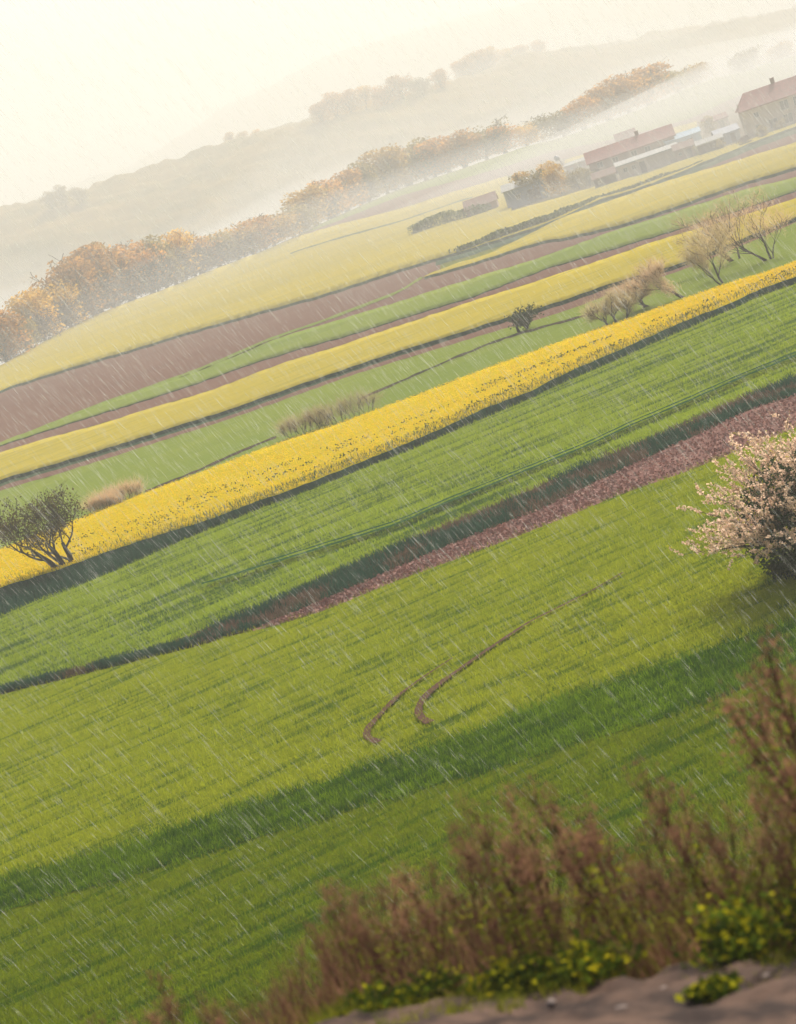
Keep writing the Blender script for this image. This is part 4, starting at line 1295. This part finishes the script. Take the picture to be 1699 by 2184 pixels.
def near_at(x, y):
    """where a sight line meets the near bank"""
    d = np.array([(x - W0 / 2) / FPX, -(y - H0 / 2) / FPX, -1.0]) @ M3.T
    for t in np.arange(10, 60, .02):
        q = np.array([0, 0, CAM_Z]) + d * t
        if q[2] < ground_z(q[0], q[1]):
            return q
    return q
SH = [(1690, 2015, .55, .80, 1, 'dark leafy bramble at the right edge above the dirt track'), (1590, 2035, .46, .66, 2, 'dark bramble with yellow shoots second from the right above the track'),
      (1480, 2055, .44, .56, 3, 'bramble dotted with yellow leaves in the middle of the leafy clump'), (1370, 2075, .42, .46, 4, 'bramble with bright yellow leaves at the left end of the leafy clump'),
      (1250, 2100, .40, .26, 5, 'low green bramble left of the leafy clump on the track edge'), (1100, 2125, .42, .22, 6, 'low yellow-green bramble at the track edge below the tall weeds'),
      (930, 2140, .42, .22, 7, 'flat green bramble on the track edge, second from the left'), (770, 2145, .42, .22, 10, 'flat green bramble at the left end of the dirt edge'), (1650, 1945, .55, .95, 8, 'tall dark bramble rising behind the rightmost bramble'),
      (1530, 2125, .16, .10, 9, 'small grassy tuft growing out of the dirt track')]
for (x, y, rx, h, sd, lab) in SH:
    q = near_at(x, y)
    q[1] = float(edge_y(q[0])) - .06 + (.35 if sd == 8 else 0) if sd != 9 else q[1]
    q[2] = float(ground_z(q[0], q[1]))
    s = leafy_bush((q[0], q[1], q[2] - .03), rx, h, 300 + sd, [MAT['bramble'], MAT['bramble_yellow']], int(500 + 1500 * rx), .055)
    s.name = 'bramble'
    tag(s, lab, 'shrub', 'brambles along the dirt track')

# stones lying on the track
MAT['stone'] = solid_mat('stone', (.26, .20, .17), (.16, .12, .10), scale=6, bump=.5, spec=.2)
def stone(x, y, r, seed, label):
    rng = np.random.default_rng(seed)
    import bmesh
    bm = bmesh.new()
    bmesh.ops.create_icosphere(bm, subdivisions=2, radius=1)
    sc = rng.uniform(.6, 1.1, 3) * np.array([1, 1, .6])
    for v in bm.verts:
        k = 1 + .35 * (fbm(v.co.x * 1.7 + seed, v.co.y * 1.7 + v.co.z, seed, 2) - .5)
        v.co = Vector((v.co.x * sc[0], v.co.y * sc[1], v.co.z * sc[2])) * (r * float(k))
    me = bpy.data.meshes.new('stone')
    bm.to_mesh(me)
    bm.free()
    me.materials.append(MAT['stone'])
    o = bpy.data.objects.new('stone', me)
    COL.objects.link(o)
    q = near_at(x, y)
    o.location = (q[0], q[1], float(ground_z(q[0], q[1])) + .03)
    tag(o, label, 'stone', 'stones on the dirt track')
for (x, y, r, sd, lab) in [(800, 2165, .05, 1, 'greyish stone at the left end of the dirt track'), (1010, 2160, .035, 2, 'small stone on the dirt track below the flat green brambles'),
                           (1180, 2150, .05, 3, 'flat stone on the dirt track left of the grassy tuft'), (1330, 2165, .04, 4, 'small stone at the bottom edge of the dirt track'),
                           (1420, 2120, .03, 5, 'pebble-like stone near the leafy clump on the track'), (1640, 2095, .045, 6, 'rounded stone on the track under the rightmost bramble')]:
    stone(x, y, r, sd, lab)

# ------------------------------------------------------------------ rain
m, tt, out = nmat('raindrop')
d_ = tt.nodes.new('ShaderNodeBsdfDiffuse'); d_.inputs[0].default_value = (.85, .85, .82, 1)
r_ = tt.nodes.new('ShaderNodeBsdfTranslucent'); r_.inputs[0].default_value = (.85, .85, .82, 1)
tp = tt.nodes.new('ShaderNodeBsdfTransparent')
x1 = tt.nodes.new('ShaderNodeMixShader'); x2 = tt.nodes.new('ShaderNodeMixShader')
x1.inputs[0].default_value = .5
x2.inputs[0].default_value = .45
tt.links.new(d_.outputs[0], x1.inputs[1]); tt.links.new(r_.outputs[0], x1.inputs[2])
tt.links.new(tp.outputs[0], x2.inputs[1]); tt.links.new(x1.outputs[0], x2.inputs[2]); tt.links.new(x2.outputs[0], out.inputs[0])
nr = np.random.default_rng(44)
N = 85000
yy = 22 + 180 * nr.random(N) ** .7
xx = (nr.random(N) - .5) * 2 * (yy * .19 + 3)
zz = CAM_Z + yy * nr.uniform(-.40, .16, N)
ok = zz > ground_z(xx, yy) + .6
C = np.stack([xx, yy, zz], 1)[ok]
n = len(C)
fall = np.array([.42, .05, -1.0]); fall = fall / np.linalg.norm(fall)
fd = fall + nr.normal(size=(n, 3)) * .04
L = (.18 + .65 * nr.random(n) ** 2)[:, None] * (.6 + C[:, 1:2] / 110)
wv = (.0012 + .0036 * nr.random(n) ** 3)[:, None] * (.5 + C[:, 1:2] / 80)
a = np.cross(fd, [0, 1, 0]); a /= np.linalg.norm(a, axis=1, keepdims=True)
b = np.cross(fd, a)
ring = [C + a * wv, C - a * wv * .5 + b * wv * .87, C - a * wv * .5 - b * wv * .87]
V = np.stack([C - fd * L * .5] + ring + [C + fd * L * .5], 1).reshape(-1, 3)
i = np.arange(n)[:, None] * 5
F = np.concatenate([i + np.array([f]) for f in ((0, 1, 2), (0, 2, 3), (0, 3, 1), (4, 2, 1), (4, 3, 2), (4, 1, 3))])
o = mesh_np('rain', V, F, m, smooth=True)
tag(o, 'fine slanting rain falling over the fields', 'rain', kind='stuff')
